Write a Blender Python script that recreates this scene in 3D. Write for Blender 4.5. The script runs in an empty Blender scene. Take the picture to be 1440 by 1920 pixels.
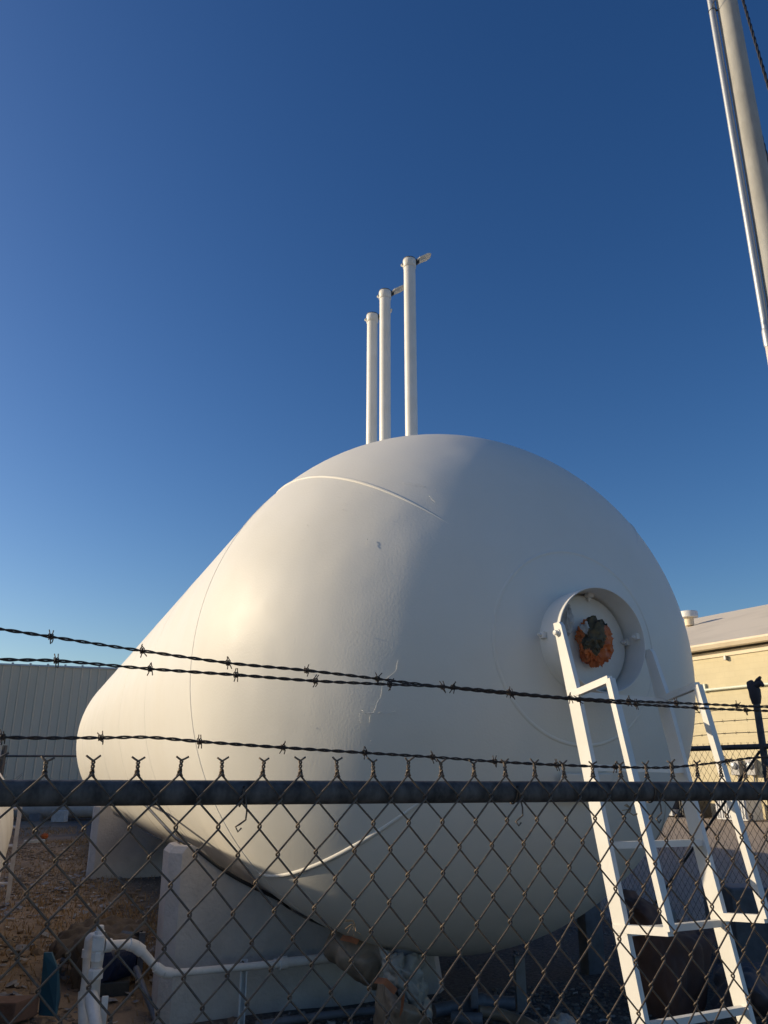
import bpy, bmesh, math, random
import numpy as np
from mathutils import Vector, Matrix, noise
rnd = random.Random(7)
sc = bpy.context.scene
COL = sc.collection

# ------------------------------------------------------------------ site frame
# metres; the photographer stands at the origin, z = 0 is the yard.
R = 1.85                      # tank radius
EYE = 1.54
F = 1451.0 / 1440.0           # focal length / picture width
PITCH = math.radians(18.42)
YAW = math.radians(-23.527)   # direction of the tank's axis
A = np.array([math.sin(YAW), math.cos(YAW), 0.0])      # along the tank, away
S = np.array([math.cos(YAW), -math.sin(YAW), 0.0])     # across the tank, to the right
Z = np.array([0, 0, 1.0])
TC = np.array([.3981, 6.0020, 2.2106])                 # centre of near girth seam
TL = 14.2                                              # length of the straight shell
def W(t, u, z):
    """site point: t along the tank from its near seam, u to the left of its axis, z up"""
    return TC + A * t - S * u + Z * (z - TC[2])
def arr(p): return np.array(p, float)
def unit(v): return v / np.linalg.norm(v)

# ------------------------------------------------------------------ helpers
class MB:
    def __init__(s): s.v = []; s.f = []; s.m = []
    def add(s, vs, fs, m=0):
        o = len(s.v); s.v.extend([tuple(map(float, p)) for p in vs])
        s.f.extend([tuple(i + o for i in f) for f in fs]); s.m.extend([m] * len(fs)); return s
    def box(s, c, sx, sy, sz, ax=None, m=0, bev=0.0):
        c = arr(c); X, Y, Zz = ax if ax is not None else (np.array([1., 0, 0]), np.array([0, 1., 0]), Z)
        hx, hy, hz = sx / 2, sy / 2, sz / 2
        if bev <= 0:
            P = [c + X * a * hx + Y * b * hy + Zz * d * hz for d in (-1, 1) for (a, b) in ((-1, -1), (1, -1), (1, 1), (-1, 1))]
            s.add(P, [(3, 2, 1, 0), (4, 5, 6, 7), (0, 1, 5, 4), (1, 2, 6, 5), (2, 3, 7, 6), (3, 0, 4, 7)], m); return s
        b = bev; bm = bmesh.new(); bmesh.ops.create_cube(bm, size=1)
        for v in bm.verts: v.co = Vector((v.co.x * sx, v.co.y * sy, v.co.z * sz))
        bmesh.ops.bevel(bm, geom=bm.edges[:], offset=b, segments=2, affect='EDGES', profile=.6)
        bm.verts.index_update()
        s.add([c + X * v.co.x + Y * v.co.y + Zz * v.co.z for v in bm.verts], [[v.index for v in f.verts] for f in bm.faces], m)
        bm.free(); return s
    def bar(s, p, q, w, h, side=None, m=0):
        """rectangular bar from p to q, w along side direction, h along the other"""
        p = arr(p); q = arr(q); d = unit(q - p)
        side = Z if side is None else arr(side)
        X = side - d * (side @ d); X = unit(X); Y = np.cross(d, X)
        P = [e + X * a * w / 2 + Y * b * h / 2 for e in (p, q) for (a, b) in ((-1, -1), (1, -1), (1, 1), (-1, 1))]
        s.add(P, [(3, 2, 1, 0), (4, 5, 6, 7), (0, 1, 5, 4), (1, 2, 6, 5), (2, 3, 7, 6), (3, 0, 4, 7)], m); return s
    def tube(s, pts, r, n=8, closed=False, caps=True, m=0):
        P = np.array(pts, float); k = len(P)
        rr = np.full(k, r) if np.isscalar(r) else np.array(r, float)
        T = np.roll(P, -1, 0) - np.roll(P, 1, 0)
        if not closed: T[0] = P[1] - P[0]; T[-1] = P[-1] - P[-2]
        T /= np.linalg.norm(T, axis=1)[:, None] + 1e-12
        up = Z if abs(T[0][2]) < .9 else np.array([1., 0, 0])
        X = unit(np.cross(T[0], up)); vs = []
        an = np.linspace(0, 2 * math.pi, n, endpoint=False)
        for i in range(k):
            X = X - T[i] * (X @ T[i]); X = unit(X); Y = np.cross(T[i], X)
            vs.append(P[i] + rr[i] * (np.cos(an)[:, None] * X + np.sin(an)[:, None] * Y))
        vs = np.concatenate(vs); fs = []
        for i in range(k if closed else k - 1):
            a = i * n; b = ((i + 1) % k) * n
            for j in range(n):
                j2 = (j + 1) % n; fs.append((a + j, a + j2, b + j2, b + j))
        if caps and not closed:
            fs.append(tuple(range(n - 1, -1, -1))); fs.append(tuple((k - 1) * n + j for j in range(n)))
        s.add(vs, fs, m); return s
    def lathe(s, c, axis, prof, n=32, m=0, caps=(True, True)):
        """prof: list of (distance along axis, radius)"""
        c = arr(c); ax = unit(arr(axis)); up = Z if abs(ax[2]) < .9 else np.array([1., 0, 0])
        X = unit(np.cross(up, ax)); Y = np.cross(ax, X)
        an = np.linspace(0, 2 * math.pi, n, endpoint=False); ring = np.cos(an)[:, None] * X + np.sin(an)[:, None] * Y
        vs = np.concatenate([c + ax * d + ring * max(r, 1e-4) for d, r in prof]); fs = []
        for i in range(len(prof) - 1):
            for j in range(n):
                j2 = (j + 1) % n; fs.append((i * n + j, i * n + j2, (i + 1) * n + j2, (i + 1) * n + j))
        if caps[0]: fs.append(tuple(range(n - 1, -1, -1)))
        if caps[1]: fs.append(tuple((len(prof) - 1) * n + j for j in range(n)))
        s.add(vs, fs, m); return s
    def prism(s, outline, ext, m=0):
        """closed planar outline (3D points) pushed along ext"""
        o = [arr(p) for p in outline]; e = arr(ext); n = len(o)
        s.add(o + [p + e for p in o], [tuple(range(n - 1, -1, -1)), tuple(range(n, 2 * n))] + [(i, (i + 1) % n, n + (i + 1) % n, n + i) for i in range(n)], m); return s
    def build(s, name, mats, parent=None, smooth=None, origin=None, recalc=False):
        me = bpy.data.meshes.new(name)
        me.from_pydata(s.v, [], s.f)
        mats = mats if isinstance(mats, (list, tuple)) else [mats]
        for mt in mats: me.materials.append(mt)
        if len(mats) > 1: me.polygons.foreach_set('material_index', s.m)
        if recalc:
            bm = bmesh.new(); bm.from_mesh(me); bmesh.ops.recalc_face_normals(bm, faces=bm.faces[:]); bm.to_mesh(me); bm.free()
        if smooth is not None:
            me.shade_smooth()
            if smooth < 180: me.set_sharp_from_angle(angle=math.radians(smooth))
        o = bpy.data.objects.new(name, me); COL.objects.link(o)
        if parent is not None:
            o.parent = parent
            o.matrix_parent_inverse = wm(parent).inverted()
        elif origin is not None:
            og = Vector(origin); me.transform(Matrix.Translation(-og)); o.location = og
        return o
def wm(o):
    m = Matrix.LocRotScale(o.location, o.rotation_euler, o.scale)
    return (wm(o.parent) @ o.matrix_parent_inverse @ m) if o.parent else m
def tag(o, label=None, cat=None, group=None, kind=None):
    if label: o['label'] = label
    if cat: o['category'] = cat
    if group: o['group'] = group
    if kind: o['kind'] = kind
    return o
def thing(name, loc, label, cat, group=None):
    o = bpy.data.objects.new(name, None); o.empty_display_size = .2; COL.objects.link(o); o.location = Vector([float(x) for x in loc])
    return tag(o, label, cat, group)
def copy_tree(o, parent=None):
    c = o.copy(); COL.objects.link(c)
    if parent: c.parent = parent
    for ch in list(o.children): copy_tree(ch, c)
    return c

# ------------------------------------------------------------------ materials
def mat(name, col, rough=.6, metal=0., col2=None, scale=3., detail=6., lo=.4, hi=.65, bump=0., bscale=60., bdist=.01, spec=.5, rough2=None, stretch=None, coat=0., wave=0., bdetail=4.):
    m = bpy.data.materials.new(name); m.use_nodes = True; nt = m.node_tree; b = nt.nodes['Principled BSDF']
    b.inputs['Base Color'].default_value = (*col, 1); b.inputs['Roughness'].default_value = rough
    b.inputs['Metallic'].default_value = metal; b.inputs['Specular IOR Level'].default_value = spec
    b.inputs['Coat Weight'].default_value = coat
    tc = nt.nodes.new('ShaderNodeTexCoord'); geo = nt.nodes.new('ShaderNodeNewGeometry'); src = geo.outputs['Position']
    if stretch is not None:
        mp = nt.nodes.new('ShaderNodeMapping'); mp.inputs['Scale'].default_value = stretch
        nt.links.new(src, mp.inputs['Vector']); vsrc = mp.outputs['Vector']
    else: vsrc = src
    if col2 is not None:
        n = nt.nodes.new('ShaderNodeTexNoise'); n.inputs['Scale'].default_value = scale; n.inputs['Detail'].default_value = detail; n.inputs['Roughness'].default_value = .62
        nt.links.new(vsrc, n.inputs['Vector'])
        r = nt.nodes.new('ShaderNodeMapRange'); r.inputs['From Min'].default_value = lo; r.inputs['From Max'].default_value = hi
        nt.links.new(n.outputs['Fac'], r.inputs['Value'])
        mx = nt.nodes.new('ShaderNodeMix'); mx.data_type = 'RGBA'; mx.inputs['A'].default_value = (*col, 1); mx.inputs['B'].default_value = (*col2, 1)
        nt.links.new(r.outputs['Result'], mx.inputs['Factor']); nt.links.new(mx.outputs['Result'], b.inputs['Base Color'])
        if rough2 is not None:
            rm = nt.nodes.new('ShaderNodeMapRange'); rm.inputs['To Min'].default_value = rough; rm.inputs['To Max'].default_value = rough2
            nt.links.new(r.outputs['Result'], rm.inputs['Value']); nt.links.new(rm.outputs['Result'], b.inputs['Roughness'])
    if bump > 0:
        n2 = nt.nodes.new('ShaderNodeTexNoise'); n2.inputs['Scale'].default_value = bscale; n2.inputs['Detail'].default_value = bdetail
        nt.links.new(src, n2.inputs['Vector'])
        bp = nt.nodes.new('ShaderNodeBump'); bp.inputs['Strength'].default_value = bump; bp.inputs['Distance'].default_value = bdist
        nt.links.new(n2.outputs['Fac'], bp.inputs['Height']); nt.links.new(bp.outputs['Normal'], b.inputs['Normal'])
        if wave > 0:
            n3 = nt.nodes.new('ShaderNodeTexNoise'); n3.inputs['Scale'].default_value = 1.5; n3.inputs['Detail'].default_value = 2
            nt.links.new(src, n3.inputs['Vector']); b3 = nt.nodes.new('ShaderNodeBump'); b3.inputs['Strength'].default_value = 1; b3.inputs['Distance'].default_value = wave
            nt.links.new(n3.outputs['Fac'], b3.inputs['Height']); nt.links.new(b3.outputs['Normal'], bp.inputs['Normal'])
    return m
M = {}
M['tank'] = mat('tank_paint', (.72, .705, .66), .47, col2=(.69, .67, .615), scale=1.1, lo=.42, hi=.7, bump=.22, bscale=75, bdist=.004, rough2=.55, bdetail=3, spec=.2, wave=.018)
M['white'] = mat('white_enamel', (.74, .73, .70), .42, col2=(.69, .675, .63), scale=5, bump=.10, bscale=60, bdist=.004)
M['pvc'] = mat('painted_pvc', (.82, .75, .70), .45, col2=(.68, .61, .56), scale=9, bump=.08, bscale=50)
M['concrete_w'] = mat('whitewashed_concrete', (.57, .515, .475), .85, col2=(.46, .41, .375), scale=3, bump=.6, bscale=38, bdist=.012)
M['galv'] = mat('galvanised_rail', (.115, .112, .11), .6, .0, spec=.25, col2=(.035, .036, .038), scale=34, lo=.38, hi=.66, stretch=(1.0, 1.0, .45), bump=.12, bscale=120, rough2=.62)
M['conduit'] = mat('galvanised_conduit', (.40, .42, .445), .5, .7, col2=(.42, .45, .48), scale=26, bump=.05, bscale=90)
M['wire'] = mat('weathered_fence_wire', (.10, .08, .065), .55, .4, col2=(.20, .15, .105), scale=60, rough2=.7)
M['barb'] = mat('rusty_barbed_wire', (.045, .038, .034), .65, .4, col2=(.075, .052, .04), scale=50)
M['pole'] = mat('grey_pole', (.37, .37, .36), .8, col2=(.28, .28, .272), scale=7, stretch=(1, 1, .35), bump=.25, bscale=45, bdist=.006)
M['blackcable'] = mat('black_cable', (.018, .018, .02), .5)
M['metalwall'] = mat('grey_sheet_metal', (.80, .635, .46), .55, 0, col2=(.73, .58, .42), scale=.6, stretch=(1, 1, .3))
M['trim'] = mat('pale_trim', (.62, .63, .64), .5)
M['cream'] = None
M['roof'] = mat('pale_membrane_roof', (.62, .565, .49), .8, col2=(.56, .51, .44), scale=.35, stretch=(1, 1, 3), lo=.45, hi=.6)
M['creamtrim'] = mat('cream_trim', (.70, .60, .45), .6, col2=(.64, .54, .40), scale=1.)
M['creampipe'] = mat('pale_green_conduit', (.62, .66, .56), .45)
M['darkpost'] = mat('dark_weathered_post', (.075, .075, .08), .6, .35, col2=(.12, .115, .11), scale=30)
M['blackwrap'] = mat('dark_wrap', (.06, .052, .058), .8)
M['orange'] = mat('orange_plastic', (.52, .13, .025), .5, col2=(.40, .09, .02), scale=12)
M['tape'] = mat('faded_orange_tape', (.40, .13, .05), .6, col2=(.28, .09, .04), scale=14)
M['olive'] = mat('olive_cloth', (.125, .098, .055), .85, col2=(.045, .038, .026), scale=18)
M['greyrag'] = mat('pale_grey_rag', (.50, .49, .48), .8, col2=(.32, .31, .30), scale=14)
M['tarp'] = mat('brown_canvas', (.13, .098, .072), .9, col2=(.085, .063, .046), scale=5, bump=.35, bscale=90, bdist=.004)
M['rusttarp'] = mat('rust_brown_canvas', (.125, .062, .045), .85, col2=(.085, .042, .032), scale=4, bump=.3, bscale=70, bdist=.004)
M['plastic'] = mat('greyish_plastic_sheet', (.34, .33, .31), .45, col2=(.24, .235, .22), scale=6, bump=.2, bscale=40)
M['brownplastic'] = mat('tan_plastic_sheet', (.24, .185, .135), .5, col2=(.16, .12, .09), scale=5, bump=.2, bscale=35)
M['bluepanel'] = mat('dark_teal_panel', (.02, .105, .165), .45, col2=(.015, .075, .125), scale=4)
M['motorblue'] = mat('dark_blue_enamel', (.012, .028, .085), .4, col2=(.01, .02, .055), scale=8)
M['darkmetal'] = mat('dark_steel', (.05, .05, .052), .55, .4, col2=(.085, .078, .07), scale=12)
M['brick'] = mat('red_brown_brick', (.20, .115, .085), .9, col2=(.15, .085, .065), scale=12, bump=.5, bscale=60)
M['greyblock'] = mat('grey_concrete', (.24, .24, .245), .9, col2=(.18, .18, .18), scale=6, bump=.5, bscale=40)
M['tyre'] = mat('tyre_rubber', (.03, .03, .03), .85)
M['paper'] = mat('scrap_white', (.62, .60, .56), .8, col2=(.45, .43, .40), scale=10)
M['bluescrap'] = mat('scrap_slate', (.16, .17, .21), .8, col2=(.30, .29, .29), scale=10)
M['stone'] = mat('stone_pebble', (.13, .125, .125), .9, col2=(.24, .22, .20), scale=14)
M['drygrass'] = mat('dry_grass', (.38, .25, .13), .9, col2=(.26, .16, .08), scale=1.7)
M['brush'] = mat('dry_twigs', (.20, .10, .07), .9)
M['meter'] = mat('grey_meter_box', (.30, .30, .31), .45, .3)
M['fabricwhite'] = mat('neighbour_tank_paint', (.72, .68, .64), .5, col2=(.60, .55, .51), scale=2.2, stretch=(1, 1, .3), bump=.1, bscale=20)
M['post_grey'] = mat('blue_grey_steel', (.17, .18, .21), .6, .2, col2=(.12, .125, .14), scale=9)

def block_wall_mat():
    m = bpy.data.materials.new('cream_block_wall'); m.use_nodes = True; nt = m.node_tree; b = nt.nodes['Principled BSDF']; b.inputs['Roughness'].default_value = .8
    tc = nt.nodes.new('ShaderNodeTexCoord'); br = nt.nodes.new('ShaderNodeTexBrick')
    br.inputs['Color1'].default_value = (.70, .615, .41, 1); br.inputs['Color2'].default_value = (.68, .595, .39, 1); br.inputs['Mortar'].default_value = (.645, .565, .37, 1)
    br.inputs['Scale'].default_value = 1; br.inputs['Brick Width'].default_value = .406; br.inputs['Row Height'].default_value = .203; br.inputs['Mortar Size'].default_value = .006; br.inputs['Mortar Smooth'].default_value = .4
    nt.links.new(tc.outputs['UV'], br.inputs['Vector'])
    n = nt.nodes.new('ShaderNodeTexNoise'); n.inputs['Scale'].default_value = 1.2; n.inputs['Detail'].default_value = 6
    mx = nt.nodes.new('ShaderNodeMix'); mx.data_type = 'RGBA'; mx.blend_type = 'MULTIPLY'; mx.inputs['Factor'].default_value = .25
    nt.links.new(tc.outputs['UV'], n.inputs['Vector']); nt.links.new(br.outputs['Color'], mx.inputs['A']); nt.links.new(n.outputs['Fac'], mx.inputs['B'])
    nt.links.new(mx.outputs['Result'], b.inputs['Base Color'])
    bp = nt.nodes.new('ShaderNodeBump'); bp.inputs['Strength'].default_value = .4; bp.inputs['Distance'].default_value = .01; bp.invert = True
    nt.links.new(br.outputs['Fac'], bp.inputs['Height']); nt.links.new(bp.outputs['Normal'], b.inputs['Normal'])
    return m
M['cream'] = block_wall_mat()

def ground_mat():
    m = bpy.data.materials.new('yard_ground'); m.use_nodes = True; nt = m.node_tree; b = nt.nodes['Principled BSDF']; b.inputs['Roughness'].default_value = .95
    geo = nt.nodes.new('ShaderNodeNewGeometry'); L = nt.links.new
    def nz(scale, det=8, rg=.6):
        n = nt.nodes.new('ShaderNodeTexNoise'); n.inputs['Scale'].default_value = scale; n.inputs['Detail'].default_value = det; n.inputs['Roughness'].default_value = rg
        L(geo.outputs['Position'], n.inputs['Vector']); return n.outputs['Fac']
    def ramp(src, a, b_):
        r = nt.nodes.new('ShaderNodeMapRange'); r.inputs['From Min'].default_value = a; r.inputs['From Max'].default_value = b_; L(src, r.inputs['Value']); return r.outputs['Result']
    def mix(f, a, b_):
        x = nt.nodes.new('ShaderNodeMix'); x.data_type = 'RGBA'
        L(f, x.inputs['Factor'])
        for k, v in (('A', a), ('B', b_)):
            if isinstance(v, tuple): x.inputs[k].default_value = (*v, 1)
            else: L(v, x.inputs[k])
        return x.outputs['Result']
    dirt = mix(ramp(nz(.9), .38, .62), (.35, .245, .16), (.25, .175, .115))
    dirt = mix(ramp(nz(7), .5, .7), dirt, (.16, .115, .08))
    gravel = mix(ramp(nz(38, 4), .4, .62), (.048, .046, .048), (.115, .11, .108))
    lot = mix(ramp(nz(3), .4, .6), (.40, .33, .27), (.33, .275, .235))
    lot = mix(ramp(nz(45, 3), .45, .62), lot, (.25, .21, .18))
    sep = nt.nodes.new('ShaderNodeSeparateXYZ')
    # u across the tank (left positive)
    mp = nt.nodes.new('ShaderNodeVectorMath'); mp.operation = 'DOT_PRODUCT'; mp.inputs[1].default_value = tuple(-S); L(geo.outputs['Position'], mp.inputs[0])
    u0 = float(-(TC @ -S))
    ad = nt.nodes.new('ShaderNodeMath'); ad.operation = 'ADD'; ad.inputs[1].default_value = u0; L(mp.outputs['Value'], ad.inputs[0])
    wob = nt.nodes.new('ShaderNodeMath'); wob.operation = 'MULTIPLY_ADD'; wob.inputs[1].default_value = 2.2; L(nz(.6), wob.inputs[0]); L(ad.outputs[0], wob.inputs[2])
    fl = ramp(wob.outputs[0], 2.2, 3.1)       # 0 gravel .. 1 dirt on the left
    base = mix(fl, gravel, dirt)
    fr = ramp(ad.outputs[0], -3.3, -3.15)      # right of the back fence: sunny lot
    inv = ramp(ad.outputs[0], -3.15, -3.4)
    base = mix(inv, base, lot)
    # outside the near fence: unseen ground, made pale to bounce warm light
    df = nt.nodes.new('ShaderNodeVectorMath'); df.operation = 'DOT_PRODUCT'; df.inputs[1].default_value = (.3838, -.9232, 0); L(geo.outputs['Position'], df.inputs[0])
    fo = ramp(df.outputs['Value'], -1.28, -1.05)
    bounce_ground = mix(ramp(nz(30, 4), .4, .65), (.44, .385, .32), (.34, .30, .25))
    base = mix(fo, base, bounce_ground)
    L(base, b.inputs['Base Color'])
    bp = nt.nodes.new('ShaderNodeBump'); bp.inputs['Strength'].default_value = .8; bp.inputs['Distance'].default_value = .04; L(nz(22, 8, .7), bp.inputs['Height']); L(bp.outputs['Normal'], b.inputs['Normal'])
    return m
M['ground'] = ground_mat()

# ------------------------------------------------------------------ camera, sky, sun
cam = bpy.data.cameras.new('camera'); co = bpy.data.objects.new('camera', cam); COL.objects.link(co)
co.location = (0, 0, EYE); co.rotation_euler = (math.pi / 2 + PITCH, 0, 0)
cam.sensor_fit = 'HORIZONTAL'; cam.sensor_width = 36; cam.lens = 36 * F; cam.clip_start = .05; cam.clip_end = 3000
sc.camera = co
SUN = unit(np.array([-.937, .146, .3152]))
el = math.asin(SUN[2]); az = math.atan2(SUN[0], SUN[1])
w = bpy.data.worlds.new('World'); sc.world = w; w.use_nodes = True; nt = w.node_tree
sky = nt.nodes.new('ShaderNodeTexSky'); sky.sky_type = 'NISHITA'; sky.sun_disc = False
sky.sun_elevation = el; sky.sun_rotation = az; sky.air_density = 1.0; sky.dust_density = 1.0; sky.ozone_density = 2.0; sky.altitude = 0
bg = nt.nodes['Background']; bg.inputs['Strength'].default_value = .0975
hs_ = nt.nodes.new('ShaderNodeHueSaturation'); hs_.inputs['Saturation'].default_value = 1.3; hs_.inputs['Hue'].default_value = .508
gm_ = nt.nodes.new('ShaderNodeGamma'); gm_.inputs['Gamma'].default_value = 1.15
nt.links.new(sky.outputs['Color'], hs_.inputs['Color']); nt.links.new(hs_.outputs['Color'], gm_.inputs['Color'])
nt.links.new(gm_.outputs['Color'], bg.inputs['Color'])
sl = bpy.data.lights.new('sun', 'SUN'); so = bpy.data.objects.new('sun', sl); COL.objects.link(so)
sl.energy = 4.6; sl.angle = math.radians(.53); sl.color = (1., .82, .56)
so.rotation_euler = Vector([float(x) for x in SUN]).to_track_quat('Z', 'Y').to_euler(); so.location = (-20, 3, 12)
sc.view_settings.view_transform = 'Standard'; sc.view_settings.look = 'None'; sc.view_settings.exposure = 0; sc.view_settings.gamma = 1

# ------------------------------------------------------------------ ground
def grid_axis(lim, near, step):
    a = list(np.arange(-near, near + 1e-6, step)); x = near; k = step
    while x < lim: k *= 1.5; x += k; a.append(x); a.insert(0, -x)
    return np.array(a)
xs = grid_axis(900, 14, .28); ys = grid_axis(900, 14, .28) + 8
mb = MB()
vs = []
for y in ys:
    for x in xs:
        near = abs(x) < 14 and abs(y - 8) < 13.5
        vs.append((x, y, (noise.noise(Vector((x * .5, y * .5, 1))) * .035 + noise.noise(Vector((x * 1.9, y * 1.9, 4))) * .018 - .02) if near else -.02))
nx = len(xs); fs = [(j * nx + i, j * nx + i + 1, (j + 1) * nx + i + 1, (j + 1) * nx + i) for j in range(len(ys) - 1) for i in range(nx - 1)]
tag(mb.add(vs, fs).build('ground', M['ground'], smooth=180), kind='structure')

# ------------------------------------------------------------------ the tank
tank = thing('storage_tank', W(TL / 2, 0, 0), 'huge white horizontal storage tank with round heads resting on concrete saddles', 'storage tank')
mb = MB()
prof = []
for e in np.linspace(0, math.pi / 2, 49)[::-1]: prof.append((-R * .985 * math.sin(e), R * math.cos(e)))
prof += [(t, R) for t in np.linspace(0, TL, 30)[1:-1]]
for e in np.linspace(0, math.pi / 2, 33): prof.append((TL + R * .985 * math.sin(e), R * math.cos(e)))
mb.lathe(TC, A, prof, n=144, caps=(False, False))
shell_mb = mb
def on_tank(t, ang, r=0.0):
    """ang from the left horizontal, up positive; t<0 on the near head"""
    if t >= 0: rad = R
    else:
        rad = R * math.sqrt(max(0, 1 - (t / (R * .985)) ** 2))
    n = -S * math.cos(ang) + Z * math.sin(ang)
    p = TC + A * t + n * rad
    return p + unit(p - TC if t < 0 else n) * r
TAU = 2 * math.pi
for t in (0.0, 2.35, 4.7, 7.1, 9.5, 11.85, 14.2):
    mb = MB()
    if t == 0:
        mb.tube([on_tank(0, a, -.0045) for a in np.linspace(0, TAU, 160, endpoint=False)], .0095, 8, closed=True)
    else: mb.tube([on_tank(t, a, -.0065) for a in np.linspace(0, TAU, 160, endpoint=False)], .0095, 8, closed=True)
    mb.build('girth_weld', M['tank'], tank, smooth=180)
CT = -R * .985 * math.sin(math.radians(72.8))
for k in range(4):
    a = math.radians(45 + 90 * k); mb = MB()
    mb.tube([on_tank(-R * .985 * math.sin(b), a, -.0075 - .0085 * min(1, max(0, b - .62) / .42)) for b in np.linspace(0, math.radians(72.8), 40)], .016, 10)
    mb.build('head_weld', M['tank'], tank, smooth=180)
mb = MB(); mb.tube([on_tank(CT, a, -.0085) for a in np.linspace(0, TAU, 90, endpoint=False)], .014, 10, closed=True)
mb.build('crown_weld', M['tank'], tank, smooth=180)
# paint scars and weld spatter on the head
def head_dir(x, y):
    """a point of the near head given by its bearing: x right, y down in thousandths from the middle of the view"""
    v = np.array([x / 1451, math.cos(PITCH) + y / 1451 * math.sin(PITCH), math.sin(PITCH) - y / 1451 * math.cos(PITCH)]); v = unit(v)
    o = np.array([0, 0, EYE]) - TC; b = v @ o; c = o @ o - R * R; D = b * b - c
    if D < 0: return None
    p = np.array([0, 0, EYE]) + v * (-b - math.sqrt(D)); return TC + unit(p - TC) * (R * .999 - .001)
mb = shell_mb
for line in ([(27, 278), (22, 300), (-3, 318), (-6, 345), (-20, 376), (-33, 378), (-42, 372)], [(-45, 378), (-44, 398)], [(-27, 395), (-26, 382)],
             [(-12, 380), (-10, 375), (8, 378), (22, 374)], [(35, -55), (60, -52), (78, -48)], [(-32, 62), (-34, 58), (-31, 50)], [(85, -30), (96, -18)]):
    P = [head_dir(*q) for q in line]; P = [p for p in P if p is not None]
    if len(P) > 1:
        Q = []
        for a_, b_ in zip(P[:-1], P[1:]):
            for k in range(5):
                q = a_ + (b_ - a_) * k / 5 + arr([rnd.uniform(-1, 1) for _ in range(3)]) * .0035; Q.append(TC + unit(q - TC) * (R - .0006))
        Q.append(P[-1]); mb.tube(Q, [rnd.uniform(.0008, .0019) for _ in Q], 5)
for k in range(18):
    q = head_dir(rnd.uniform(-160, 160), rnd.uniform(-90, 480))
    if q is not None:
        r_ = rnd.uniform(.0008, .0018); mb.lathe(q, unit(q - TC), [(-.002, r_ * 1.6), (.001, r_ * 1.3), (.0025, r_ * .6)], n=6, caps=(False, True))
mb.build('shell', M['tank'], tank, smooth=180)
# faint patch plate low on the head behind the ladder
mb = MB()
for (t0, u0, z0, sx, sz) in ((-1.66, -.02, 1.46, .34, .16),):
    c = W(t0, u0, z0); n = unit(c - TC); X = unit(np.cross(Z, n)); Yv = np.cross(n, X)
    c = TC + n * (R + .004); mb.box(c, sx, sz, .012, (X, Yv, n), bev=.004)
mb.build('name_plate', M['tank'], tank, smooth=40)

# relief stacks on the crown of the shell
def stack(t, top, seed):
    base = W(t, 0, TC[2] + R - .02)
    r = .056
    p = MB().lathe(base, Z, [(0, r), (.05, r), (top - base[2] - .0, r)], n=28).build('relief_stack', M['white'], tank, smooth=50)
    MB().lathe(base, Z, [(.0, r + .03), (.02, r + .03), (.035, r + .006), (.05, r + .002)], n=28).build('base_collar', M['white'], p, smooth=50)
    tp = base * 1; tp[2] = top
    MB().lathe(tp, Z, [(-.085, r + .002), (-.08, r + .007), (-.005, r + .008), (.004, r + .004), (.004, r - .008)], n=28, caps=(False, True)).build('top_collar', M['white'], p, smooth=50)
    MB().lathe(tp, Z, [(.0042, r + .005), (.012, r + .005)], n=28).build('seal_ring', M['darkmetal'], p, smooth=50)
    # hinged rain cap standing open to the right
    d = unit(S * .95 - A * .3)
    e = np.cross(Z, d); ax = unit(d * .86 + Z * .50); nn = np.cross(e, ax); hinge = tp + d * (r + .012) + Z * .002
    m2 = MB(); ring = [hinge + ax * a_ + e * b_ for a_, b_ in ((0, -.028), (.03, -.056), (.125, -.058), (.158, -.036), (.165, .0), (.158, .036), (.125, .058), (.03, .056), (0, .028))]
    m2.prism(ring, nn * .008)
    m2.prism([hinge + ax * a_ + e * b_ + nn * .008 for a_, b_ in ((.02, -.014), (.10, -.014), (.10, .014), (.02, .014))], nn * .016)
    m2.build('rain_cap', M['white'], p, recalc=True)
    h = MB(); h.bar(hinge - ax * .03 - Z * .03, hinge + ax * .04, .03, .012, e); h.bar(hinge - d * .02 - Z * .05, hinge + d * .02 - Z * .012, .02, .02, e)
    h.tube([hinge - e * .03, hinge + e * .03], .007, 8)
    h.build('hinge', M['darkmetal'], p)
    MB().bar(tp - d * (r + .004) - Z * .06, tp - d * (r + .022) - Z * .045, .03, .02, e).build('catch', M['white'], p)
stack(.38, 6.222, 1); stack(.97, 6.235, 2); stack(1.31, 6.155, 3)

# manway collar
CR = .288; POLE = R * .985
mc = MB(); c0 = TC - A * (POLE + .15); ext = .245
mc.lathe(c0, A, [(0, CR), (ext, CR), (ext, CR - .008), (0, CR - .008), (-.004, CR - .007), (-.006, CR - .004), (-.004, CR - .001), (0, CR)], n=72, caps=(False, False))
col = mc.build('manway_collar', M['white'], tank, smooth=40)
MB().lathe(TC - A * (POLE + .008), A, [(-.006, .001), (-.006, CR - .03), (.0, CR - .022), (.02, CR - .022)], n=60, caps=(True, False)).build('cover_plate', M['white'], col, smooth=50)
def lug(ang, inside, t_off):
    n = -S * math.cos(ang) + Z * math.sin(ang); tang = np.cross(A, n)
    p = c0 + A * t_off + n * (CR - .008 if inside else CR + .001)
    sg = -1 if inside else 1
    m = MB(); m.box(p + n * sg * .012, .036, .04, .024, (tang, A, n), bev=.004)
    m.lathe(p + n * sg * .02, n * sg, [(0, .010), (.018, .010), (.018, .006), (.026, .006)], n=8)
    m.build('lug', M['white'], col)
lug(math.radians(4), False, .125); lug(math.radians(96), True, .12); lug(math.radians(176), True, .125); lug(math.radians(172), True, .04); lug(math.radians(-60), False, .12)

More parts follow.
